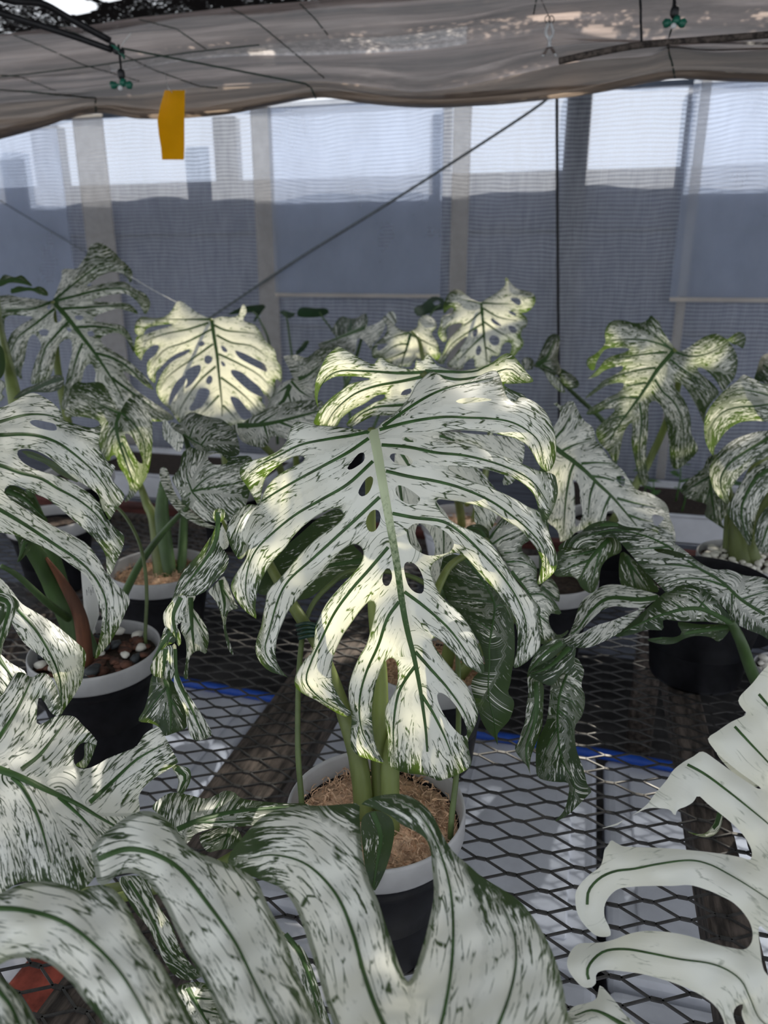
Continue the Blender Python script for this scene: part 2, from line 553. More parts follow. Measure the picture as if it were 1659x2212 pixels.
# ================================================================== the setting
WALL_Y = 2.90
BENCH_Z = 0.74
def cloth_material():
    t = NT('woven_screen')
    co = t.n('TexCoord').outputs['Object']
    wob = t.n('TexNoise', ins={'Vector': co, 'Scale': 5.0, 'Detail': 2.0}).outputs['Color']
    cw = t.n('VectorMath', operation='MULTIPLY_ADD', ins={0: wob, 1: (0.02, 0, 0.03), 2: co}).outputs[0]
    s = t.n('SeparateXYZ', ins={0: cw}).outputs
    hz = t.math('SINE', t.math('MULTIPLY', s[2], 2 * math.pi / 0.0135))
    vt = t.math('SINE', t.math('MULTIPLY', s[0], 2 * math.pi / 0.0095))
    nz = t.noise(t.vscale(co, (60, 1, 9)), 1.0, 4.0, 0.65)
    yarn = t.math('ADD', t.math('MULTIPLY', hz, 0.50), t.math('MULTIPLY', vt, 0.18))
    yarn = t.math('ADD', yarn, t.math('MULTIPLY', t.math('SUBTRACT', nz, 0.5), 1.3))
    cov = t.smooth(yarn, -0.5, 0.5, 0.40, 0.84)
    col = t.mixc(nz, (0.50, 0.53, 0.61), (0.68, 0.71, 0.79))
    df = t.n('BsdfDiffuse', ins={'Color': col}).outputs[0]
    tl = t.n('BsdfTranslucent', ins={'Color': (0.40, 0.43, 0.50, 1)}).outputs[0]
    tp = t.n('BsdfTransparent', ins={'Color': (0.70, 0.77, 0.90, 1)}).outputs[0]
    return t.surf(t.mixs(cov, tp, t.mixs(0.45, df, tl)))
M['cloth'] = cloth_material()
def film_material(name, col, tp, tl, rough, stretch, lo=0.6):
    t = NT(name)
    co = t.vscale(t.n('TexCoord').outputs['Object'], stretch)
    nz = t.noise(co, 1.0, 5.0, 0.6)
    c = t.mixc(t.smooth(nz, 0.3, 0.7), tuple(q * lo for q in col), col)
    b = t.n('Bump', ins={'Strength': 0.6, 'Distance': 0.025 if 'film' in name else 0.008, 'Height': nz})
    p = t.n('BsdfPrincipled', ins={'Base Color': c, 'Roughness': rough, 'Specular IOR Level': 0.5, 'Normal': b.outputs[0]}).outputs[0]
    l = t.n('BsdfTranslucent', ins={'Color': c}).outputs[0]
    x = t.n('BsdfTransparent', ins={'Color': (1, 1, 1, 1)}).outputs[0]
    return t.surf(t.mixs(tp, t.mixs(tl, p, l), x))
M['film'] = film_material('dusty_film', (0.56, 0.455, 0.415), 0.06, 0.50, 0.22, (1.1, 10, 34), 0.34)  # dusty film; dark streaks in its colour stand in for fold shading
M['panel'] = film_material('frosted_panel', (0.72, 0.79, 0.93), 0.68, 0.72, 0.5, (6, 1, 4), 0.85)
M['strip_pale'] = film_material('pale_double_strip', (0.62, 0.59, 0.56), 0.50, 0.45, 0.6, (30, 1, 30), 0.85)
M['film_dark'] = film_material('brown_film_hem', (0.40, 0.31, 0.245), 0.04, 0.45, 0.4, (1.3, 12, 30), 0.5)  # darker brown film for the lowest rows of the curtain
M['silver'] = film_material('silver_film', (0.80, 0.75, 0.74), 0.05, 0.4, 0.18, (55, 55, 55), 0.6)
M['post_pale'] = simple('pale_post', (0.66, 0.62, 0.58), 0.7, 12, 0.12, trans=0.6, tcol=(.85, .8, .74))
M['post_dark'] = simple('dark_post', (0.020, 0.022, 0.030), 0.6, 12, 0.2)
M['post_blue'] = simple('blue_grey_post', (0.12, 0.15, 0.21), 0.6, 12, 0.2)
M['board'] = simple('outer_board', (0.16, 0.175, 0.23), 0.8, 7, 0.35, stretch=(1, 6, 8))
def net_material():
    t = NT('black_shade_net')
    co = t.n('TexCoord').outputs['Object']
    a = t.noise(t.vscale(co, (60, 60, 60)), 1.0, 4.0, 0.7)
    b = t.noise(t.vscale(co, (7, 3, 3)), 1.0, 3.0, 0.6)
    hole = t.smooth(t.math('ADD', a, t.math('MULTIPLY', b, 0.5)), 0.86, 0.93)
    df = t.n('BsdfDiffuse', ins={'Color': (0.012, 0.011, 0.011, 1)}).outputs[0]
    tp = t.n('BsdfTransparent').outputs[0]
    return t.surf(t.mixs(hole, df, tp))
M['net'] = net_material()

# screened wall at the back
nx, nz_ = 230, 40
V, F = [], []
for j in range(nz_ + 1):
    for i in range(nx + 1):
        x = -5.0 + 8.0 * i / nx
        z = 0.25 + 1.775 * j / nz_
        V.append((x, WALL_Y + .012 * math.sin(x * 7.3 + z) + .008 * math.sin(x * 19 + 1.3 * z), z))
for j in range(nz_):
    for i in range(nx):
        a = j * (nx + 1) + i
        F.append((a, a + 1, a + nx + 2, a + nx + 1))
wall = structure(obj('wall_back', new_mesh('wall_back', V, F, [M['cloth']])))

def wall_rect(px0, py0, px1, py1, y):
    a, b = at_y(px0, py0, y), at_y(px1, py1, y)
    return min(a.x, b.x), max(a.x, b.x), min(a.z, b.z), max(a.z, b.z)
# boards of the low outer wall
outer = D.objects.new('wall_outer', None)
COL.objects.link(outer)
structure(outer)
box('backing_board', (-5.2, 3.2, 3.01, 3.03, 0.0, 1.785), M['post_dark'], outer)
zt = [0.0, 0.42, 0.86, 1.22, 1.58, 1.79]
for k in range(5):
    box('board', (-5.2, 3.2, 2.985, 3.01, zt[k] + .006, zt[k + 1] - .006), M['board'], outer, .004, 1)
# uprights and frosted sheets behind the screen
def upright(n, x0, x1, mat, y=2.97, z0=0.3, z1=2.025, d=.05):
    a, b = at_y(x0, 400, y).x, at_y(x1, 400, y).x
    o = box('trim_%d' % n, (a, b, y, y + d, z0, z1), M[mat], None, .004, 1)
    return structure(o)
upright(1, 172, 236, 'strip_pale', 2.872, d=.003)
upright(2, 78, 140, 'post_blue', 3.04, 1.5)
upright(3, 466, 515, 'post_blue', 3.04, 1.5)
upright(4, 548, 592, 'strip_pale', 2.872, d=.003)
upright(5, 952, 972, 'post_blue', 2.94, d=.03)
upright(6, 976, 1014, 'strip_pale', 2.872, d=.003)
upright(7, 1213, 1266, 'post_dark', 2.925, d=.045)
upright(8, 1466, 1488, 'post_blue', 2.94, d=.03)
upright(9, 1490, 1512, 'strip_pale', 2.872, d=.003)
for n, r in enumerate([(577, 222, 950, 640), (1500, 172, 1800, 650), (-260, 296, 168, 655)]):
    x0, x1, z0, z1 = wall_rect(*r, 2.868)
    V, F = box_geo(x0, x1, 2.868, 2.870, z0, z1)
    structure(obj('window_%d' % (n + 1), new_mesh('window', V, F, [M['panel']], False)))
    V, F = box_geo(x0, x1, 2.864, 2.868, z0 - .007, z0 + .007)
    structure(obj('trim_%d' % (n + 20), new_mesh('trim', V, F, [M['post_pale']], False)))
structure(box('trim_11', (-5.0, 3.0, 2.89, 2.91, 2.015, 2.03), M['post_blue'], None))
# ground under the bench
fl = obj('floor', new_mesh('floor', [(-6, -3, 0), (5, -3, 0), (5, 7, 0), (-6, 7, 0)], [(0, 1, 2, 3)], [M['concrete']]))
structure(fl)

# shade net under the roof: most gaps shaped to put sun patches below
NET_Z = 2.47
LIT = []
def lit(px, py, d, r):
    p = at_d(px, py, d)
    k = (NET_Z - p.z) / SUN_DIR.z
    LIT.append((p.x + SUN_DIR.x * k, p.y + SUN_DIR.y * k, r))
for a in ((789,1229,.765,.030),(723,1318,.785,.024),(784,1445,.768,.030),(907,1539,.746,.042),(911,1624,.740,.028),(1137,1394,.80,.030),(1186,1229,.83,.018),(1000,1191,.768,.028),(686,1473,.79,.026),(516,1149,.81,.030),(554,1191,.82,.024),(640,1180,.80,.016),
          (1085,970,.97,.035),(1000,990,.97,.03),(720,800,1.02,.06),(760,870,1.03,.06),(840,860,1.02,.045),(900,1130,.95,.03),
          (440,760,1.88,.13),(530,760,1.88,.13),(400,830,1.86,.11),(490,850,1.88,.13),(430,700,1.92,.09),(345,745,1.86,.08),(520,700,1.92,.08),(560,780,1.87,.08),(360,700,1.90,.06),(540,830,1.88,.09),
          (180,860,1.48,.035),(310,950,1.48,.06),(270,975,1.48,.025),(308,1020,1.48,.045),(225,900,1.48,.015),
          (1040,700,1.93,.10),(990,690,1.93,.06),(1110,680,1.93,.06),(880,740,1.9,.05),(930,690,1.93,.03),
          (1420,730,1.65,.045),(1330,710,1.66,.035),(1360,765,1.63,.035),(1540,735,1.62,.035),(1290,790,1.6,.03),(1400,800,1.6,.025),
          (1600,865,1.46,.05),(1555,985,1.40,.035),(1545,905,1.43,.035),(1570,1010,1.38,.022),
          (1240,885,1.46,.025),(1275,950,1.42,.022),(1310,1000,1.40,.02),(1400,1080,1.36,.04),(1205,1020,1.35,.025),(1450,1160,1.32,.028),
          (1498,1220,1.05,.014),(1330,1300,1.04,.028),(1290,1310,1.03,.022),(1250,1150,1.06,.018),(1400,1200,1.06,.014),(1640,1330,.99,.02),
          (115,1380,.88,.022),(40,1310,.87,.020),(170,1400,.89,.016),(85,1410,.88,.014),(470,1170,.87,.016),(355,1430,.86,.016),(440,1380,.93,.014),(40,600,1.74,.04),(90,620,1.72,.03),(10,1440,.80,.03),(405,1530,.845,.012),
          (1230,185,1.75,.05),(1180,70,1.76,.05),
          (380,330,1.85,.04),(130,10,3.0,.12),(180,40,2.9,.06),(300,20,2.8,.05)):
    lit(*a)
V, F, idx = [], [], {}
cell = 0.0125
ix0, ix1, iy0, iy1 = int(-3.6 / cell), int(2.2 / cell), int(1.15 / cell), int(3.4 / cell)
def net_open(x, y):
    w = noise.noise(Vector((x * 9, y * 9, 3.1))) * .6
    for (a, b, r) in LIT:
        if (x - a) ** 2 + (y - b) ** 2 < (r * (1 + w)) ** 2:
            return True
    return False
for i in range(ix0, ix1):
    for j in range(iy0, iy1):
        if net_open((i + .5) * cell, (j + .5) * cell):
            continue
        f = []
        for (a, b) in ((i, j), (i + 1, j), (i + 1, j + 1), (i, j + 1)):
            if (a, b) not in idx:
                idx[(a, b)] = len(V)
                V.append((a * cell, b * cell, NET_Z + .02 * noise.noise(Vector((a * cell * 2, b * cell * 2, 0)))))
            f.append(idx[(a, b)])
        F.append(f)
b0 = len(V)
for a, b in ((-3.6, 1.15), (2.2, 1.15), (2.2, 0.15), (-3.6, 0.15)):
    V.append((a, b, NET_Z))
F.append((b0, b0 + 1, b0 + 2, b0 + 3))  # plain unseen front strip, added to cut the light from above
net = tag(obj('shade_net', new_mesh('shade_net', V, F, [M['net']])), 'black shade net stretched under the roof, most gaps shaped for sun patches', 'net')

# gathered plastic film hanging below the roof edge
rows = [
 (2.20, '-80,84 0,75 200,52 420,24 700,-2 1100,-30 1740,-60'),
 (2.03, '-80,128 0,118 420,68 700,44 1000,28 1200,-4 1740,-30'),
 (2.10, '-80,172 0,163 200,146 420,112 560,97 760,84 860,79 980,60 1100,42 1200,28 1350,24 1740,30'),
 (2.17, '-80,184 0,176 200,162 420,130 600,120 800,113 950,104 1100,84 1200,66 1350,82 1740,84'),
 (2.00, '-80,212 0,205 200,190 420,165 600,150 760,150 900,165 1000,150 1150,112 1300,92 1450,96 1740,104'),
 (2.07, '-80,236 0,225 150,212 300,205 420,192 600,181 700,176 820,190 900,198 1000,185 1150,150 1230,132 1300,126 1400,122 1450,104 1550,112 1740,102'),
 (1.98, '-80,278 0,262 100,245 205,222 300,234 400,230 500,222 600,208 690,192 800,208 940,216 1100,206 1270,182 1400,152 1470,142 1740,150'),
 (2.04, '-80,322 0,300 100,272 205,244 300,257 400,255 500,245 580,228 690,211 800,225 940,232 1100,222 1270,204 1400,178 1465,170 1560,176 1740,182'),
 (2.13, '-80,300 0,280 205,230 400,238 690,195 940,215 1270,185 1465,150 1740,160'),
]
NC = 236
grid = []
for y, s in rows:
    q = np.array([[float(a) for a in tok.split(',')] for tok in s.split()])
    a0, a1, b0, b1 = q[0], q[1], q[-2], q[-1]
    q = np.vstack([a0 + (a0 - a1) / (a1[0] - a0[0]) * 360, q, b1 + (b1 - b0) / (b1[0] - b0[0]) * 360])
    q[0, 1] = a0[1] + (q[0, 1] - a0[1]) * .4
    xs = np.linspace(-440, 2100, NC)
    C = np.array([(v.x, v.y) for v in catmull([Vector((a, b, 0)) for a, b in q], 10)])
    o_ = C[:, 0].argsort()
    ys = np.interp(xs, C[o_, 0], C[o_, 1])
    grid.append([at_y(a, b, y) for a, b in zip(xs, ys)])
SUBV = 7
V, F = [], []
cols = [catmull([g[i] for g in grid], SUBV) for i in range(NC)]
NR = len(cols[0])
for i in range(NC):
    for j in range(NR):
        p = cols[i][j]
        w = noise.noise(Vector((p.x * 2.2, j * .9, 1.0))) * .022 + noise.noise(Vector((p.x * 5, j * 1.6, 5.0))) * .014
        V.append((p.x, p.y + w, p.z))
for i in range(NC - 1):
    for j in range(NR - 1):
        a = i * NR + j
        F.append((a, a + NR, a + NR + 1, a + 1))
drape = tag(obj('plastic_curtain', new_mesh('plastic_curtain', V, F, [M['film'], M['silver'], M['film_dark']])), 'gathered dusty plastic film curtain sagging in folds under the roof', 'curtain')

drape_tree = BVHTree.FromPolygons([Vector(v) for v in V], F)
CAM_FWD = ray(IMG_W / 2, IMG_H / 2)
def film_depth(px, py):
    """depth of the film's front face where a pixel's ray meets it"""
    h = drape_tree.ray_cast(CAM, ray(px, py).normalized())[0]
    return (h - CAM).dot(CAM_FWD) if h else None
def on_film(s, r, limit=None, press=0.5):
    """points of a cord lying on the film along a pixel path; given depths keep it in front where it hangs free"""
    P = pts(s, 'px')
    Q = [Vector((p[0], p[1], p[2] if len(p) > 2 else 9.0)) for p in P]
    out, last = [], None
    for i in range(len(Q) - 1):
        n = max(2, int((Q[i + 1] - Q[i]).xy.length / 10))
        for k in range(n + (i == len(Q) - 2)):
            q = Q[i].lerp(Q[i + 1], k / n)
            d = film_depth(q.x, q.y)
            d = d - r * press if d else last
            if d is None:
                d = q.z if q.z < 5 else None
            if d is None:
                continue
            last = d
            out.append(at_d(q.x, q.y, min(d, q.z)))
    return out
mi = []
for i in range(NC - 1):
    for j in range(NR - 1):
        r = j // SUBV
        mi.append(1 if (r == 2 and 62 < i < 134) else (2 if r >= 5 else 0))
drape.data.polygons.foreach_set('material_index', mi)

# --------------------------------------------------------------- bench of expanded steel
bench = thing('bench', 'nursery bench of grey expanded steel mesh on wooden bearers', 'bench', (0, 1.0, 0))
LWM, SWM = 0.080, 0.0325
BX0, BX1, BY0, BY1 = -2.2, 1.1, -0.25, 1.86
V, F = [], []
def strand(a, b, hw=.0013, hh=.0011):
    d = Vector((b[0] - a[0], b[1] - a[1], 0)).normalized()
    n = Vector((-d.y, d.x, 0)) * hw
    i0 = len(V)
    for p, zz in ((a, .0), (b, .0)):
        P = Vector((p[0], p[1], BENCH_Z - .0012))
        V.extend([P + n + Vector((0, 0, -hh)), P - n + Vector((0, 0, -hh)), P - n * 1.0 + Vector((0, 0, hh)), P + n + Vector((0, 0, hh))])
    for k in range(4):
        F.append((i0 + k, i0 + (k + 1) % 4, i0 + 4 + (k + 1) % 4, i0 + 4 + k))
ni, nj = int((BX1 - BX0) / LWM), int((BY1 - BY0) / SWM)
for i in range(ni):
    for j in range(nj):
        x, y = BX0 + i * LWM, BY0 + j * SWM
        kx, hy = LWM * .07, SWM / 2
        cx, cy = x + LWM / 2, y + hy
        # bonds are short flats, strands run between them
        strand((x + kx, y), (cx - kx, cy)); strand((cx + kx, cy), (x + LWM - kx, y))
        strand((cx - kx, cy), (x + kx, y + SWM)); strand((x + LWM - kx, y + SWM), (cx + kx, cy))
        strand((cx - kx, cy), (cx + kx, cy), .0024); strand((x - kx, y), (x + kx, y), .0024)
mesh_o = obj('expanded_mesh', new_mesh('expanded_mesh', shift(V, bench), F, [M['steel']], False), bench)
mesh_o['kind'] = 'stuff'
for x0, x1 in ((-0.485, -0.375), (0.185, 0.238), (-1.15, -1.09), (0.80, 0.86), (-1.8, -1.74)):
    box('bearer', (x0, x1, BY0, BY1, BENCH_Z - .055, BENCH_Z - .0022), M['wood'], bench, .003, 1)
box('rail', (BX0, BX1, BY1 - .005, BY1 + .035, BENCH_Z - .09, BENCH_Z + .004), M['wood'], bench, .003, 1)
box('rail', (BX0, BX1, BY0 - .03, BY0, BENCH_Z - .09, BENCH_Z + .004), M['wood'], bench, .003, 1)
for x in (-2.1, -0.43, 0.21, 1.0):
    for y in (-.21, 1.82):
        box('leg', (x - .03, x + .03, y - .03, y + .03, 0, BENCH_Z - .05), M['wood'], bench, .003, 1)

# second bench behind: grey board top edge, red stained beam
b2 = thing('bench', 'low board bench with a red stained front beam behind the mesh bench', 'bench', (0, 2.3, 0))
box('board_top', (-2.6, 1.6, 2.03, 2.75, .70, .735), M['grey_board'], b2, .003, 1)
box('front_beam', (-2.6, 1.6, 1.985, 2.03, .655, .734), M['wood_red'], b2, .004, 1)
box('apron', (-2.6, 1.6, 2.0, 2.025, .40, .65), M['grey_board'], b2, .003, 1)
for x in (-2.4, -.8, 1.2):
    for y in (2.06, 2.68):
        box('leg', (x - .03, x + .03, y - .03, y + .03, 0, .70), M['wood'], b2, .003, 1)
# foam boxes under the mesh
def foam_box(x0, x1, y0, y1, h, label):
    t = thing('foam_box', label, 'box', ((x0 + x1) / 2, (y0 + y1) / 2, 0), 'white foam boxes stored under the bench')
    box('box_body', (x0 + .012, x1 - .012, y0 + .012, y1 - .012, 0, h - .05), M['foam'], t, .012, 2)
    box('lid', (x0, x1, y0, y1, h - .05, h), M['foam'], t, .02, 3)
    r = .012
    box('lid_ridge', (x0 + .05, x1 - .05, y0 + .05, y1 - .05, h - .002, h + .006), M['foam'], t, .003, 1)
fl_ = 'closed white foam box standing on the ground under the steel mesh'
for a in ((-.22, .092, .95, 1.53), (.108, .60, .95, 1.52), (-.55, -.235, .35, .93), (-.22, .092, .35, .935), (.108, .60, .35, .935),
          (-1.25, -.72, .95, 1.56), (-.705, -.235, .95, 1.56), (-1.12, -.57, .35, .93), (-.6, -.02, -.15, .33), (.02, .6, -.15, .33)):
    foam_box(*a, .40, fl_)
HP = [Vector((-1.24, 1.55, .412)), Vector((-1.0, 1.548, .412)), Vector((-.7, 1.535, .412)), Vector((-.3, 1.52, .412)), Vector((.05, 1.515, .412)), Vector((.27, 1.505, .412)), (.7, 1.50, .412)]
tag(tube('hose', HP, .012, M['hose_blue'], None, 10), 'blue garden hose lying along the foam boxes under the mesh', 'hose')
bk = thing('brick', 'red brick with peeling grey paint lying on a foam box under the mesh', 'brick', (-.66, .67, .406))
box('brick_body', (-.74, -.57, .62, .72, .406, .466), M['terracotta'], bk, .008, 2)

# ================================================================== potted plants
def disc_fill(name, plant, c, r, z, mat, amp=.006, seed=0):
    V, F = [(c.x, c.y, z + amp)], []
    rings, seg = 9, 36
    for i in range(1, rings + 1):
        for k in range(seg):
            a = 2 * math.pi * k / seg
            rr = r * i / rings
            x, y = c.x + rr * math.cos(a), c.y + rr * math.sin(a)
            V.append((x, y, z + amp * (1.2 - (i / rings) ** 2) + amp * 1.3 * noise.noise(Vector((x * 60, y * 60, seed)))))
    for k in range(seg):
        F.append((0, 1 + k, 1 + (k + 1) % seg))
    for i in range(rings - 1):
        for k in range(seg):
            a, b = 1 + i * seg + k, 1 + i * seg + (k + 1) % seg
            F.append((a, a + seg, b + seg, b))
    return obj(name, new_mesh(name, shift(V, plant), F, [mat]), plant)
def blob(name, plant, p, s, mat, seed, sub=2, rough=.25, flat=.65):
    bm = bmesh.new()
    bmesh.ops.create_icosphere(bm, subdivisions=sub, radius=1)
    rz = Matrix.Rotation(seed * 2.4, 3, 'Z')
    sx = 1 + .35 * math.sin(seed * 5.1)
    for v in bm.verts:
        n = 1 + rough * noise.noise(v.co * 1.3 + Vector((seed * 7.7, 0, 0)))
        q = rz @ Vector((v.co.x * s * sx * n, v.co.y * s * n, v.co.z * s * flat * n))
        v.co = q
    me = D.meshes.new(name)
    bm.to_mesh(me)
    bm.free()
    me.polygons.foreach_set('use_smooth', [True] * len(me.polygons))
    me.materials.append(mat)
    o = obj(name, me, plant)
    o.location = Vector(p) - (plant.location if plant else Vector((0, 0, 0)))
    return o
def pot(label, px, py, r=.095, h=.17, fill='moss', name='potted_monstera', cat='potted plant', group=None, detail=True, c=None, white=False, fill_drop=.030, dark_rim=False):
    c = c or at_z(px, py, BENCH_Z + h)
    if 1.74 < c.y < 2.1:
        c.y = 1.74
    plant = thing(name, label, cat, (c.x, c.y, BENCH_Z), group)
    l = plant.location
    k = r
    body = [(.0, .002), (k * .66, .002), (k * .70, .0), (k * .72, .006), (k * .80, h * .45), (k * .865, h * .74), (k * .93, h * .745), (k * .945, h * .80), (k * .955, h - .026),
            (k * .93, h - .024), (k * .90, h * .7), (k * .70, .02), (0, .02)]
    V, F = lathe_geo(body, 56)
    obj('pot_body', new_mesh('pot_body', V, F, [M['foam'] if white else M['black_pot']]), plant)
    rim = [(k * .925, h - .034), (k * .935, h - .03), (k * .985, h - .029), (k * 1.0, h - .026), (k * 1.0, h - .004), (k * .992, h), (k * .972, h), (k * .962, h - .004), (k * .955, h - .012), (k * .925, h - .034)]
    V, F = lathe_geo(rim, 64)
    obj('pot_rim', new_mesh('pot_rim', V, F, [M['black_pot'] if dark_rim else M['white_rim']]), plant)
    zf = BENCH_Z + h - fill_drop
    rf = k * .925
    if fill == 'moss':
        disc_fill('moss_bed', plant, c, rf, zf, M['moss'], .007, c.x)
        if detail:
            V, F = [], []
            n = 1500 if detail is True else detail
            for q in range(n):
                a, rr = random.random() * 6.283, rf * math.sqrt(random.random()) * .97
                p = Vector((c.x + rr * math.cos(a), c.y + rr * math.sin(a), zf + .004 + random.random() * .010))
                d = Vector((random.gauss(0, 1), random.gauss(0, 1), random.gauss(0.1, .6))).normalized()
                L = random.uniform(.006, .015)
                w = Vector((random.gauss(0, 1), random.gauss(0, 1), random.gauss(0, 1))).cross(d).normalized() * random.uniform(.0005, .0012)
                b = Vector((random.gauss(0, 1), random.gauss(0, 1), random.gauss(.4, .7))) * .0028
                i0 = len(V)
                for t in range(4):
                    u = t / 3
                    m = p + d * L * (u - .5) + b * (1 - (2 * u - 1) ** 2)
                    ww = w * (1.1 - u * .8)
                    V += [m - ww, m + ww]
                for t in range(3):
                    F.append((i0 + 2 * t, i0 + 2 * t + 1, i0 + 2 * t + 3, i0 + 2 * t + 2))
            o = obj('moss_strands', new_mesh('moss_strands', shift(V, plant), F, [M['moss']], False), plant)
            o['kind'] = 'stuff'
    elif fill == 'bark':
        disc_fill('soil', plant, c, rf, zf, M['soil'], .004, c.x)
        if detail:
            for q in range(95):
                a, rr = random.random() * 6.283, rf * math.sqrt(random.random()) * .9
                z = zf + .004 + random.random() * .008
                if q % 9 == 0:
                    blob('pebble', plant, (c.x + rr * math.cos(a), c.y + rr * math.sin(a), z + .003), random.uniform(.006, .010), M['pebble'], q * 1.7, 2)
                elif q % 9 == 4:
                    blob('charcoal_lump', plant, (c.x + rr * math.cos(a), c.y + rr * math.sin(a), z + .003), random.uniform(.009, .013), M['stone_dark'], q * 1.7, 1, .5)
                else:
                    blob('bark_chip', plant, (c.x + rr * math.cos(a), c.y + rr * math.sin(a), z), random.uniform(.006, .012), M['bark'], q * 1.3, 1, .9, .45)
    elif fill == 'pebble':
        disc_fill('soil', plant, c, rf, zf, M['soil'], .004, c.x)
        if detail:
            for q in range(64):
                a, rr = q * 2.399, rf * math.sqrt((q + .5) / 64) * .93
                blob('pebble', plant, (c.x + rr * math.cos(a), c.y + rr * math.sin(a), zf + .004 + random.random() * .006), random.uniform(.006, .011) * (r / .095) ** .5, M['pebble'], q * 1.7, 2)
    else:
        disc_fill('soil', plant, c, rf, zf, M['soil'], .005, c.x)
    return plant
def root_in(plant, dx=0, dy=0, h=.17):
    return Vector((plant.location.x + dx, plant.location.y + dy, BENCH_Z + h - .035))
def petiole(plant, start, mids, radii, mat='petiole', name='petiole'):
    """from the growing medium up through points given as (px, py, depth)"""
    P = [start] + [at_d(*m) for m in mids]
    return tube(name, P, radii, M[mat], plant, 10)

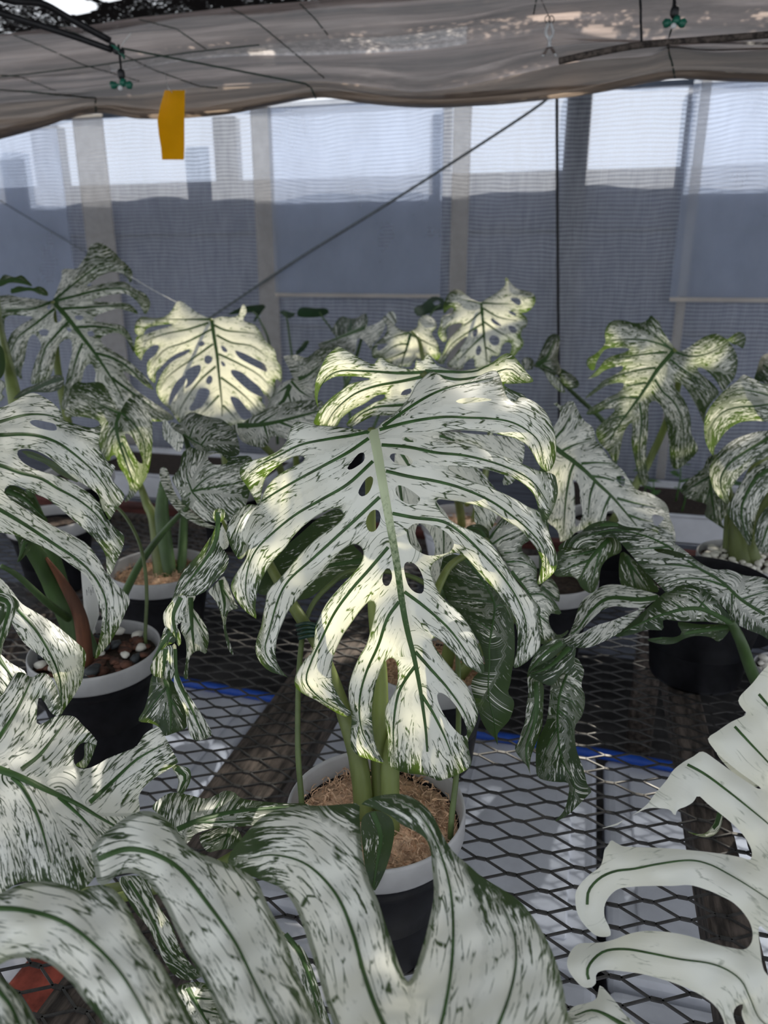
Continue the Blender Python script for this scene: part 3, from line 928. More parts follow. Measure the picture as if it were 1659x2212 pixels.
# ---------------------------------------------------------------- centre plant
p1 = pot('monstera with a broad white split leaf in a black pot of pale moss', 812, 1735)
leaf(p1, [piece('A',
 '712,402 640,395 560,386 480,380 420,368 385,363 362,385 350,418 336,455 308,490 268,515 220,530 165,545 132,560 122,590 128,622 150,652 175,692 195,727 206,746 216,730 222,702 228,660 246,616 285,580 330,546 375,524 412,522 421,536 398,556 342,582 292,616 256,652 234,690 222,722 '
 '205,746 165,742 130,760 95,790 72,830 62,870 74,920 95,965 120,996 142,986 158,958 166,932 152,990 120,1040 95,1080 82,1120 95,1160 120,1200 150,1235 185,1260 201,1267 195,1225 199,1180 206,1140 230,1076 270,1010 330,945 370,890 420,840 480,795 530,771 570,762 594,775 597,800 580,826 545,852 500,882 440,932 390,985 345,1040 300,1090 262,1126 248,1150 '
 '243,1185 232,1240 222,1300 205,1350 195,1400 205,1450 235,1490 270,1515 310,1526 340,1537 366,1557 345,1540 320,1512 300,1480 288,1440 290,1390 300,1340 320,1290 345,1235 380,1190 430,1130 490,1070 540,1010 580,965 620,936 650,926 677,936 691,960 689,992 672,1026 640,1066 600,1106 560,1150 520,1200 490,1260 471,1310 465,1370 455,1420 420,1460 390,1510 375,1547 382,1587 420,1617 470,1642 520,1672 570,1702 610,1719 636,1713 640,1697 615,1680 590,1645 565,1600 549,1560 545,1500 555,1440 575,1390 600,1340 635,1290 670,1240 700,1205 722,1188 741,1192 747,1217 742,1252 734,1292 720,1340 705,1388 680,1430 660,1470 640,1520 623,1580 625,1650 637,1720 632,1800 636,1860 666,1896 720,1916 760,1929 787,1932 770,1900 750,1858 738,1800 731,1740 731,1680 738,1620 750,1560 770,1510 790,1470 812,1450 831,1452 845,1477 850,1522 844,1580 825,1620 800,1660 791,1700 795,1760 805,1830 803,1900 813,1946 850,1966 900,1980 960,1986 1010,2001 1031,2013 1060,2009 1110,1992 1150,1972 1187,1940 1178,1880 1173,1826 1196,1780 1215,1730 1218,1690 1200,1640 1170,1580 1135,1540 1090,1490 1050,1440 1020,1400 1006,1372 1016,1355 1042,1366 1080,1400 1120,1440 1160,1480 1200,1506 1244,1520 1238,1440 1216,1380 1190,1322 1140,1250 1085,1200 1045,1160 1020,1110 1003,1062 1001,1034 1012,1014 1032,998 1060,982 1110,966 1160,986 1200,1030 1240,1080 1290,1130 1330,1180 1365,1230 1390,1290 1400,1350 1395,1420 1381,1494 1430,1476 1480,1430 1505,1390 1500,1340 1491,1290 1506,1230 1490,1200 1440,1150 1390,1090 1340,1010 1300,950 1250,900 1190,865 1130,840 1090,815 1060,790 1035,760 1022,740 1036,722 1080,725 1150,735 1220,750 1290,780 1350,820 1400,850 1440,890 1480,940 1510,1000 1505,1050 1490,1112 1530,1092 1570,1052 1583,1010 1575,960 1550,890 1530,830 1510,780 1450,755 1400,725 1330,690 1260,660 1200,640 1130,610 1085,582 1081,570 1110,569 1180,575 1260,585 1330,605 1390,626 1440,660 1475,700 1490,740 1502,775 1520,827 1546,800 1570,750 1585,690 1580,640 1565,605 1500,590 1440,565 1360,530 1280,500 1200,470 1130,455 1060,450 1041,430 1060,410 1110,402 1180,405 1260,412 1330,425 1390,440 1440,470 1470,510 1490,550 1520,585 1546,591 1570,550 1578,500 1575,440 1560,380 1530,320 1490,280 1440,255 1410,252 1390,270 1370,270 1345,240 1330,190 1312,140 1290,128 1250,140 1200,165 1150,190 1100,182 1060,165 1030,140 1000,135 960,165 930,200 910,240 880,280 840,320 800,350 775,368 764,382 740,396',
 '740,400,.800 1030,2005,.730 850,1100,.755 70,870,.805 120,990,.825 200,1260,.820 130,580,.850 210,740,.865 1570,1030,.830 1490,1110,.845 1570,400,.850 1545,590,.870 1520,820,.860 1310,140,.865 1000,140,.855 370,1555,.785 1390,1480,.800 1250,1510,.765 620,1715,.785 780,1925,.758 1185,1940,.742 1210,1700,.750 500,600,.775 1200,600,.780 450,1000,.765',
 holes=['865,440 885,433 915,436 940,447 930,457 895,456 875,450', '617,578 640,545 668,512 690,505 697,515 692,545 660,570 632,584', '812,525 825,510 860,512 900,525 918,548 905,566 870,566 835,552',
        '668,690 680,660 700,630 722,614 735,622 733,650 715,690 685,707', '838,672 850,656 885,664 925,690 952,715 940,738 905,744 865,725 845,700', '703,830 712,795 735,770 760,772 770,800 762,840 740,868 715,864',
        '890,885 900,850 930,832 975,832 1020,845 1070,870 1100,905 1106,935 1085,962 1040,975 990,978 945,960 910,930', '778,1090 785,1055 800,1037 817,1045 823,1080 808,1115 788,1116', '878,1040 885,1012 910,1008 940,1030 962,1070 970,1120 960,1152 925,1145 895,1110',
        '1030,1620 1045,1608 1080,1628 1120,1675 1150,1730 1167,1780 1162,1808 1135,1800 1100,1765 1062,1710 1038,1660', '1115,270 1150,256 1210,253 1265,258 1284,264 1250,270 1200,276 1150,281'],
 mid='735,400 755,500 775,620 800,760 825,900 850,1050 870,1200 895,1330 925,1450 950,1580 965,1680 978,1780 985,1880',
 veins=['730,405 640,425 520,445 400,470 300,520 220,560 165,600', '715,440 620,505 500,570 380,635 270,700 170,770 120,850 100,920', '735,545 620,650 500,720 380,790 280,870 200,950 160,1040 150,1150 175,1230',
        '765,710 680,790 560,900 450,1000 350,1090 300,1180 260,1320 240,1420 300,1510', '805,940 720,1040 640,1130 560,1240 500,1360 450,1470 430,1560 500,1640 600,1700', '855,1190 800,1270 760,1390 710,1500 680,1600 672,1700 690,1800 740,1890',
        '935,1480 890,1540 850,1620 830,1750 830,1880', '765,400 900,365 1050,342 1180,345 1290,350 1370,365 1440,400 1500,460 1520,560', '780,385 900,300 1000,240 1100,200 1200,180 1290,160', '775,470 900,480 1020,505 1150,518 1280,548 1400,595 1480,650 1540,740',
        '795,590 900,615 1040,640 1160,675 1280,730 1380,800 1460,870 1520,950 1530,1060', '825,785 930,805 1050,820 1130,865 1230,960 1320,1060 1400,1180 1440,1300 1430,1430', '880,1145 980,1220 1080,1310 1150,1400 1210,1490',
        '930,1420 1000,1500 1080,1590 1150,1690 1180,1760', '960,1620 1010,1700 1060,1800 1100,1900'],
 green=.06, edge=1.0, edge_w=17, step=7.0, vw=6, mw=17, mid_pale=1.0, tip=.32, curl=.010, curl_w=20)], 'broad creamy white leaf with long drooping split lobes')
leaf(p1, [piece('A', '270,1010 330,940 400,880 480,810 560,765 600,790 640,920 690,980 700,1060 620,1080 520,1120 420,1180 280,1165 200,1140', '270,1010,.95 690,980,.98 420,1180,.93 560,765,1.0',
  mid='690,1000 520,1030 300,1110', green=.66, edge=.6)], 'dark speckled leaf behind the broad white leaf')
leaf(p1, [piece('R', '536,540 560,485 620,468 690,500 712,560 702,650 672,760 632,850 600,892 570,820 550,700', '540,500,.70 700,520,.70 600,890,.70', mid='600,475 640,600 620,750 600,880', green=.80, edge=.3, curl=.006)], 'small dark green leaf over the pot rim')
leaf(p1, [piece('K', '235,610 300,575 345,570 430,600 520,680 620,780 720,890 800,1000 860,1120 872,1220 880,1350 875,1500 850,1640 @L 760,300 735,400 762,430 790,480 785,540 750,640 700,700 652,750 640,800 645,872 610,800 550,740 500,650 470,560 440,470 415,400 405,320 430,260 480,210 520,150 540,130 @K 612,1540 600,1480 570,1380 520,1290 460,1200 400,1110 330,1050 270,980 240,900 215,800 212,720',
  '235,610,.93 345,570,.95 860,1120,.90 212,720,.92 600,1480,.86 @L 645,872,.86 790,500,.88 405,320,.85', mid='@K 420,600 560,760 650,900 700,1030 680,1200 650,1400 @L 570,120 560,400 610,650 640,850',
  veins=['@K 640,880 480,820 320,740', '@K 690,1000 560,980 380,960 280,940', '@K 690,1050 780,1020 840,1150', '@K 670,1250 560,1180 450,1140'], green=.66, edge=.5, mw=5, vw=3, curl=.02, curl_w=30)], 'dark green streaked drooping leaf')
petiole(p1, root_in(p1, -.012, .0), [(775, 1650, .805), (740, 1530, .826), (690, 1400, .850), (640, 1320, .868), (585, 1225, .895), (560, 1160, .935)], [.011, .0105, .009, .0075, .007, .006, .004])
petiole(p1, root_in(p1, .004, .012), [(820, 1600, .815), (820, 1450, .82), (806, 1300, .83), (800, 1120, .84), (800, 1000, .835), (803, 928, .806)], [.011, .0105, .0085, .0065, .006, .0055, .0045])
petiole(p1, root_in(p1, .02, -.008), [(843, 1660, .79), (860, 1560, .82), (900, 1400, .86), (960, 1240, .92), (1010, 1195, .945)], [.010, .010, .008, .006, .005, .004])
def stake_foot(px, py):
    a = at_z(px, py, BENCH_Z + .17)
    return [Vector((a.x, a.y, BENCH_Z + .132)), a]
hoop = tag(tube('support_hoop', stake_foot(651, 1725) + [at_d(643, 1600, .81), at_d(648, 1420, .852), at_d(668, 1320, .88), at_d(715, 1262, .90), at_d(770, 1232, .93), at_d(900, 1250, .93), at_d(975, 1330, .90), at_d(990, 1450, .86), at_d(988, 1640, .79)] + stake_foot(975, 1772)[::-1], .0032, M['stake'], None, 8),
           'green coated wire hoop standing in the moss pot around the broad white leaf', 'plant support')
cl = thing('plant_clip', 'dark green ribbed clip holding a pale leaf stalk to the wire hoop', 'clip', at_d(662, 1368, .855))
for k in range(4):
    a = at_d(640 + k * 2, 1352 + k * 9, .852); b = at_d(664 + k * 2, 1346 + k * 9, .842); c = at_d(688 + k, 1352 + k * 7, .846)
    tube('clip_rib', [a, b, c], [.0022] * 3, M['clip'], cl, 6)
tube('clip_back', [at_d(690, 1340, .846), at_d(693, 1366, .846), at_d(690, 1390, .844)], [.004, .006, .004], M['clip'], cl, 8)

# ---------------------------------------------------------------- twisted leaf, left of the centre plant
SP = dict(edge=.7, step=7.0, curl=.012, curl_w=20, wave=.002)
leaf(p1, [
 piece('J', '735,195 750,155 790,140 830,150 838,190 820,230 790,260 785,340 790,430 830,480 862,530 855,590 810,670 740,740 680,800 600,835 520,842 440,852 398,892 420,840 440,770 480,680 540,590 620,510 690,410 740,330 765,260 745,230', '790,140,.87 860,530,.86 600,835,.85 400,890,.86 540,590,.89', mid='780,170 760,400 640,600 480,800', green=.40, **SP),
 piece('J', '440,845 520,838 522,940 492,1040 452,1070 477,1140 482,1220 455,1237 440,1180 400,1130 350,1070 340,990 370,930 410,880', '440,845,.86 340,990,.87 455,1235,.85', mid='480,850 420,1000 450,1200', green=.30, **SP),
 piece('J', '362,1080 420,1140 442,1200 380,1230 310,1290 248,1362 300,1250 330,1160', '362,1080,.865 250,1360,.86 440,1200,.85', mid='400,1130 330,1230 260,1350', green=.48, **SP),
 piece('J', '300,1290 410,1230 424,1350 432,1450 402,1512 330,1492 260,1472 236,1412 260,1360', '300,1290,.86 430,1450,.85 240,1410,.87', mid='360,1260 340,1480', green=.28, **SP),
 piece('J', '255,1468 340,1490 410,1510 432,1560 482,1660 522,1760 530,1880 450,1922 330,1957 315,1890 240,1852 143,1832 190,1740 220,1640', '255,1470,.87 145,1830,.86 330,1955,.845 525,1800,.86', mid='360,1500 400,1700 400,1930', veins=['370,1560 260,1700 180,1810', '390,1650 470,1760 520,1860'], green=.58, **SP),
 piece('J', '415,1232 446,1240 446,1400 482,1510 540,1620 620,1740 690,1850 727,1945 650,1987 570,1972 530,1860 518,1760 470,1650 430,1540 424,1400', '430,1235,.86 725,1945,.83 570,1970,.83', mid='430,1260 450,1480 560,1720 660,1960', green=.16, **SP)],
 'green and white leaf twisted into a spiral')
leaves(p1, [
 piece('J', '530,840 600,840 572,920 640,1010 690,1100 706,1180 692,1260 680,1302 620,1272 562,1312 542,1380 536,1500 505,1482 525,1330 520,1200 480,1110 490,1040 520,960', '560,840,.93 700,1200,.93 520,1490,.92', mid='560,850 570,1080 590,1280', veins=['560,950 620,1050 680,1150', '565,1080 520,1150'], green=.16, **SP),
 piece('J', '700,800 760,740 820,680 850,720 890,830 930,910 940,936 880,952 850,992 842,1090 870,1200 902,1312 860,1262 830,1150 808,1010 770,900 730,840', '700,800,.93 820,680,.94 940,935,.92 900,1310,.90', mid='800,710 830,900 820,1000', veins=['815,780 880,880'], green=.14, **SP),
 piece('J', '790,330 830,230 850,250 858,330 862,440 820,470 790,440', '790,330,.95 860,440,.95 830,230,.96', green=.1, **SP)], 'cream lobes hanging behind the spiral leaf')
stem(p1, '560,1230,.90 540,1200,.93 500,1160,.92 478,1120,.90', [.003, .003, .0025, .002])

# ---------------------------------------------------------------- plant behind: pale leaf over the centre leaf
p10 = pot('monstera with pale leaves rising behind the broad white leaf, in a white pot of moss', 1000, 1115, white=True, detail=500)
leaf(p10, [piece('D', '365,1332 335,1250 332,1150 350,1060 390,960 440,870 500,810 545,780 590,800 660,840 740,890 830,935 862,940 900,887 930,880 970,910 1050,950 1150,980 1225,982 1236,905 1300,905 1345,850 1420,940 1500,975 1620,1000 @E 650,985 760,960 850,920 930,860 985,840 1040,870 1090,930 1150,1010 1205,1070 1214,1096 1190,1106 1100,1112 1000,1118 940,1115 960,1140 1040,1180 1110,1205 1150,1240 1150,1300 1000,1360 700,1430 300,1420 @D 1180,1450 1060,1400 960,1402 860,1406 780,1442 690,1492 650,1502 610,1490 640,1438 700,1385 770,1342 820,1312 880,1277 940,1256 970,1224 952,1210 890,1220 830,1258 770,1298 680,1340 610,1390 560,1440 530,1497 420,1492 325,1482 330,1430 360,1370 420,1300 490,1230 560,1180 640,1122 700,1102 780,1085 836,1072 780,1060 700,1050 600,1046 520,1052 450,1082 400,1122 366,1190 356,1270',
  '365,1330,1.03 340,1150,1.02 545,780,1.01 1345,850,1.03 @E 1214,1096,1.04 985,840,1.03 @D 325,1482,1.04 650,1500,1.05 1060,1400,1.05 900,1150,1.02 1250,1000,1.03',
  holes=['1102,1215 1120,1180 1160,1163 1200,1160 1190,1200 1140,1218'], veins=['1330,1010 1100,1020 900,1008 700,998 560,1000 450,1050 380,1150', '1330,1045 1100,1095 900,1130 720,1190 600,1270 500,1370 440,1470', '@D 1280,1290 1050,1310 880,1325 740,1390 660,1470', '@D 1330,1010 @E 500,1075 680,1060 850,1020 1000,980 1100,1050', '@D 1320,1000 @E 640,1010 780,965 900,900'], green=.13, edge=1.0, edge_w=15, vw=6, step=8)], 'cream leaf spreading above the broad white leaf')
leaf(p10, [piece('A', '880,390 1060,405 1200,420 1330,430 1422,450 1426,540 1382,640 1330,652 1340,600 1300,560 1240,500 1180,470 1120,460 1160,520 1240,600 1310,690 1330,730 1292,832 1262,872 1205,830 1200,760 1160,680 1090,600 1000,560 960,600 1020,720 1080,800 1110,900 1105,980 1060,1100 1005,1132 985,1050 1020,960 1000,880 950,830 930,880 960,960 930,1010 880,1000 850,900 830,600',
   '880,390,1.06 1420,450,1.06 1290,830,1.04 1060,1100,1.02 850,900,1.04', veins=['900,420 1050,430 1200,500 1300,600', '880,440 1000,520 1120,640 1230,820', '860,500 950,640 1050,800 1060,1050', '850,600 880,800 920,980'], green=.06, tip=.15, edge=.8, vw=6, mw=8)], 'cream lobes behind the broad white leaf')
leaf(p10, [piece('E', '740,385 700,372 650,350 600,310 560,280 510,270 450,310 420,370 405,440 412,492 440,460 470,430 500,440 480,482 392,512 380,580 355,660 390,730 422,742 440,700 430,640 450,600 520,575 580,575 550,620 490,680 440,740 420,800 380,870 330,902 370,932 400,942 440,872 500,790 560,730 620,690 590,750 540,820 500,880 440,952 560,990 600,930 650,890 685,900 692,970 800,970 832,952 825,892 850,862 890,872 912,850 930,782 970,742 1010,752 1016,800 1000,850 1040,872 1070,832 1110,792 1126,740 1100,690 1110,632 1150,602 1162,550 1140,510 1100,482 1160,472 1210,422 1232,370 1216,310 1150,286 1060,260 1010,210 975,163 955,175 965,220 920,270 850,320 790,355',
   '740,385,1.95 355,660,1.90 1232,370,1.95 975,165,1.97 510,270,1.95 800,970,2.02 1126,740,1.97', holes=['690,600 715,640 700,690 675,695 665,660', '830,530 870,545 930,600 880,590 840,560', '850,680 900,700 910,740 880,775 840,765 815,730 825,695', '720,770 745,800 735,850 705,860 695,820', '985,462 1040,475 1062,510 1010,492', '990,595 1050,610 1064,650 1030,662 1000,640', '1005,350 1080,350 1102,390 1080,415 1030,385'],
   mid='745,390 755,500 765,620 775,740 790,860 795,950', veins=['750,400 640,370 520,350', '745,470 640,560 520,640 440,730', '755,580 650,640 480,760 400,900', '765,680 680,760 560,880 470,960', '755,390 900,400 1040,400', '765,440 900,520 1060,550', '770,560 900,650 1040,720', '790,790 860,830 920,870'], green=.10, step=6, vw=3.5, mw=6, edge_w=10, curl=.012, curl_w=14)], 'sunlit perforated cream leaf standing highest')
leaf(p10, [piece('D', '1200,640 1150,650 1080,620 1020,560 960,505 940,540 980,600 960,680 900,730 860,770 840,830 860,892 920,882 980,922 1060,952 1120,962 1180,962 1230,902 1290,892 1340,852 1420,902 1462,862 1450,800 1420,730 1380,660 1422,612 1416,560 1370,510 1310,500 1260,540 1255,600', '1200,640,1.92 840,830,1.90 1460,860,1.90 960,505,1.96 1310,500,1.94 1120,960,1.98',
   holes=['895,770 960,755 985,760 940,800 900,822'], mid='1190,660 1160,780 1120,900 1110,960', veins=['1180,660 1080,680 980,720', '1170,760 1060,770 930,860', '1140,830 1050,870 960,900', '1200,680 1280,720 1440,800'], green=.18, step=6, vw=3.5, mw=6, edge_w=10, curl=.012, curl_w=14)])
r10 = root_in(p10)
petiole(p10, r10, [(990, 1080, 1.6), (960, 960, 1.35), (920, 860, 1.15), (915, 808, 1.04)], [.010, .009, .008, .006, .005])
petiole(p10, r10 + Vector((.02, .02, 0)), [(1052, 1000, 1.88), (1062, 850, 2.10), (1047, 720, 2.10), (1040, 656, 1.965)], [.010, .008, .007, .006, .004])
stem(p10, '1010,1090,1.75 950,930,1.9 915,780,1.93 905,735,1.91 890,716,1.925', [.008, .007, .006, .005, .003])
# further back: dim leaves
p11 = pot('monstera with dim grey leaves crowded behind the broad white leaf, in a black pot', 640, 1075, fill='soil')
leaf(p11, [piece('D', '50,872 110,862 170,855 260,880 370,800 480,790 500,800 420,900 370,1000 350,1100 345,1200 300,1252 150,1080 100,980', '50,870,1.62 500,800,1.70 300,1250,1.5', mid='130,1080 250,1050 370,960', green=.45, edge=.2),
   piece('D', '-90,1300 0,1150 120,1080 300,1150 340,1250 420,1280 300,1332 150,1402 0,1482 -130,1502', '0,1150,1.55 -130,1500,1.45 420,1280,1.48', mid='130,1080 60,1250 -60,1450', veins=['120,1090 200,1180 300,1240', '110,1120 0,1200', '90,1180 130,1330', '60,1250 -20,1330'], green=.2, edge=.4)], 'dim grey leaf with a notched base')
leaf(p11, [piece('px', '500,918 520,915 560,892 600,874 640,866 690,866 702,890 682,925 640,952 590,942 572,966 530,958 512,938', '500,918,1.40 700,890,1.36 572,966,1.32', holes=['628,885 636,882 638,890 630,893', '644,882 650,880 652,887 646,889'], mid='500,920 580,915 700,885', veins=['560,915 600,890', '600,910 650,930', '570,917 580,950'], green=.36, edge=.4)], 'long grey leaf held level')
leaf(p11, [piece('D', '490,660 510,580 570,510 640,530 700,530 760,490 800,490 806,590 740,622 640,662 560,692', '490,660,2.2 800,490,2.25 640,660,2.15', mid='640,660 660,540', green=.50, edge=.5),
   piece('D', '360,760 500,710 640,650 760,610 850,590 940,540 962,500 962,600 900,720 850,760 842,822 790,750 720,700 700,800 680,850 560,790 440,830', '360,760,2.05 962,500,2.15 680,850,2.0', mid='962,520 760,620 400,760', green=.42, edge=.3)], 'olive leaf folded along its midrib')
leaf(p11, [piece('D', '970,500 1010,465 1050,480 1066,560 1060,590 1010,560', '970,500,2.15 1060,590,2.1 1010,465,2.2', green=.6)])
r11 = root_in(p11)
petiole(p11, r11, [(640, 1000, 1.85), (630, 880, 1.65), (632, 820, 1.585)], [.01, .008, .006, .004])
petiole(p11, r11 + Vector((.02, 0, 0)), [(700, 960, 1.9), (760, 800, 2.1), (790, 700, 2.12)], [.01, .008, .006, .003], 'petiole_dark')
petiole(p11, r11 + Vector((-.02, 0, 0)), [(600, 1000, 1.7), (540, 940, 1.5), (510, 922, 1.41)], [.01, .008, .006, .003])

# far dark leaves of a plain green climber
pf = pot('plain dark green climber on the board bench under the frosted sheet', 760, 1012, fill='soil', name='potted_climber', c=Vector((-.78, 2.32, BENCH_Z + .17)))
def plain(plant, crop, out, ctrl, **k):
    o = leaf(plant, [piece(crop, out, ctrl, green=.0, pale=1.0, **k)])
    o.data.materials[0] = M['dark_leaf']
    return o
plain(pf, 'D', '10,470 60,460 130,480 165,490 110,532 60,512', '10,470,2.55 165,490,2.5 60,512,2.52')
plain(pf, 'D', '190,440 240,430 340,438 440,440 452,490 330,522 180,512', '190,440,2.5 450,450,2.5 330,520,2.48')
plain(pf, 'D', '1220,440 1300,400 1370,340 1430,335 1490,360 1492,440 1400,470 1260,512', '1220,440,2.4 1490,360,2.45 1260,510,2.38', holes=['1390,390 1430,370 1460,385 1420,415'])
plain(pf, 'C', '960,250 1040,200 1120,170 1300,160 1262,230 1200,320 1190,300 1220,240 1120,230', '960,250,2.45 1300,160,2.5 1200,320,2.45')
plain(pf, 'D', '160,830 210,780 260,725 285,730 250,800 190,850', '160,830,2.4 285,730,2.45 190,850,2.4')
stem(pf, '770,1000,2.55 735,760,2.50 718,715,2.49 700,690,2.485 690,674,2.49', [.005, .004, .003, .003, .002], mat='petiole_dark')
stem(pf, '700,1000,2.55 640,800,2.5 655,745,2.43 668,738,2.42', [.005, .004, .003, .002], mat='petiole_dark')
stem(pf, '780,990,2.5 860,800,2.42 930,680,2.40 950,660,2.41', [.005, .004, .003, .002], mat='petiole_dark')
stem(pf, '600,960,2.55 585,760,2.48 560,690,2.47 545,672,2.46', [.005, .004, .003, .002], mat='petiole_dark')
stem(pf, '690,1010,2.55 640,820,2.52 620,690,2.52 612,676,2.53', [.004, .004, .003, .002], mat='petiole_dark')

# ---------------------------------------------------------------- right: pale leaf behind, dark drooping lobes
p4 = pot('monstera with dark drooping lobes in a black pot of moss behind the centre pot', 928, 1420)
leaf(p4, [piece('K', '640,420 700,330 780,230 870,215 960,330 1032,420 965,475 936,510 960,560 1030,610 1080,700 1075,780 1090,850 1150,900 1230,980 1290,1080 1292,1112 1200,1100 1184,1150 1200,1222 1262,1292 1330,1268 1366,1238 1340,1290 1250,1342 1180,1342 1120,1382 1080,1200 1000,950 900,800 800,650 700,500 620,460',
   '640,420,1.0 870,215,1.05 1290,1080,1.0 1120,1380,.96 1030,420,1.03 1366,1238,1.01', mid='640,440 760,600 880,760 1010,930 1090,1100 1140,1340', veins=['650,430 720,340 790,260', '680,480 780,410 960,335', '730,560 860,550 940,520', '800,640 940,635 1070,700', '920,800 1010,760 1080,760', '1010,930 1130,930 1260,1040', '1090,1110 1190,1200 1250,1290'], green=.24, vw=4, mw=7)], 'pale grey netted leaf')
leaves(p4, [piece('K', '1100,870 1180,780 1240,820 1282,920 1270,1002 1200,950 1140,902', '1100,870,1.06 1282,920,1.08 1200,950,1.05', mid='1120,870 1260,970', green=.2),
   piece('K', '430,350 480,310 560,300 620,330 652,380 640,430 600,452 520,402', '430,350,1.0 652,380,1.02 560,300,1.03', mid='620,440 560,340 470,340', green=.55)], 'curled olive lobes')
leaf(p4, [piece('L', '910,225 980,270 1052,330 1052,500 1042,700 1020,762 990,850 945,960 930,1080 942,1152 908,1060 850,990 795,905 830,830 860,740 890,650 900,520 918,400', '910,225,.93 1050,330,.94 795,905,.88 940,1150,.87', mid='985,300 990,600 900,900 930,1120', veins=['985,500 920,700 840,880'], green=.62, edge=.3, curl=.02),
   piece('L', '1120,340 1200,240 1330,80 1400,160 1417,220 1392,330 1422,420 1422,520 1392,620 1340,692 1335,800 1352,920 1400,1050 1432,1160 1444,1222 1487,1275 1450,1322 1380,1392 1300,1472 1230,1522 1148,1557 1230,1468 1270,1350 1280,1215 1200,1202 1100,1192 1010,1162 985,1080 985,950 990,860 1040,740 1080,650 1110,450', '1120,340,.95 1400,160,.98 1422,500,.96 1000,1150,.87 1487,1275,.87 1148,1557,.84 1280,1215,.86', mid='1290,170 1200,420 1180,700 1220,1000 1330,1220 1290,1400',
     veins=['1250,300 1330,350 1400,430', '1210,430 1310,480 1380,580', '1190,560 1290,650 1320,780', '1185,700 1080,900 1030,1120', '1200,820 1130,1000 1120,1180'], green=.66, edge=.2, curl=.022, vw=3, mw=5)], 'dark green streaked drooping lobes with pale edges')
r4 = root_in(p4, .02, .01)
petiole(p4, r4, [(985, 1340, 1.05), (1020, 1250, 1.05), (1050, 1165, 1.01)], [.010, .009, .007, .005])
petiole(p4, r4 + Vector((.015, -.02, 0)), [(1060, 1380, 1.05), (1130, 1330, 1.02), (1190, 1390, .985), (1230, 1440, .97)], [.010, .008, .006, .005, .004])
petiole(p4, r4 + Vector((-.04, .01, 0)), [(930, 1340, 1.13), (985, 1235, 1.10), (1052, 1165, 1.03)], [.010, .008, .006, .004], 'petiole_dark')

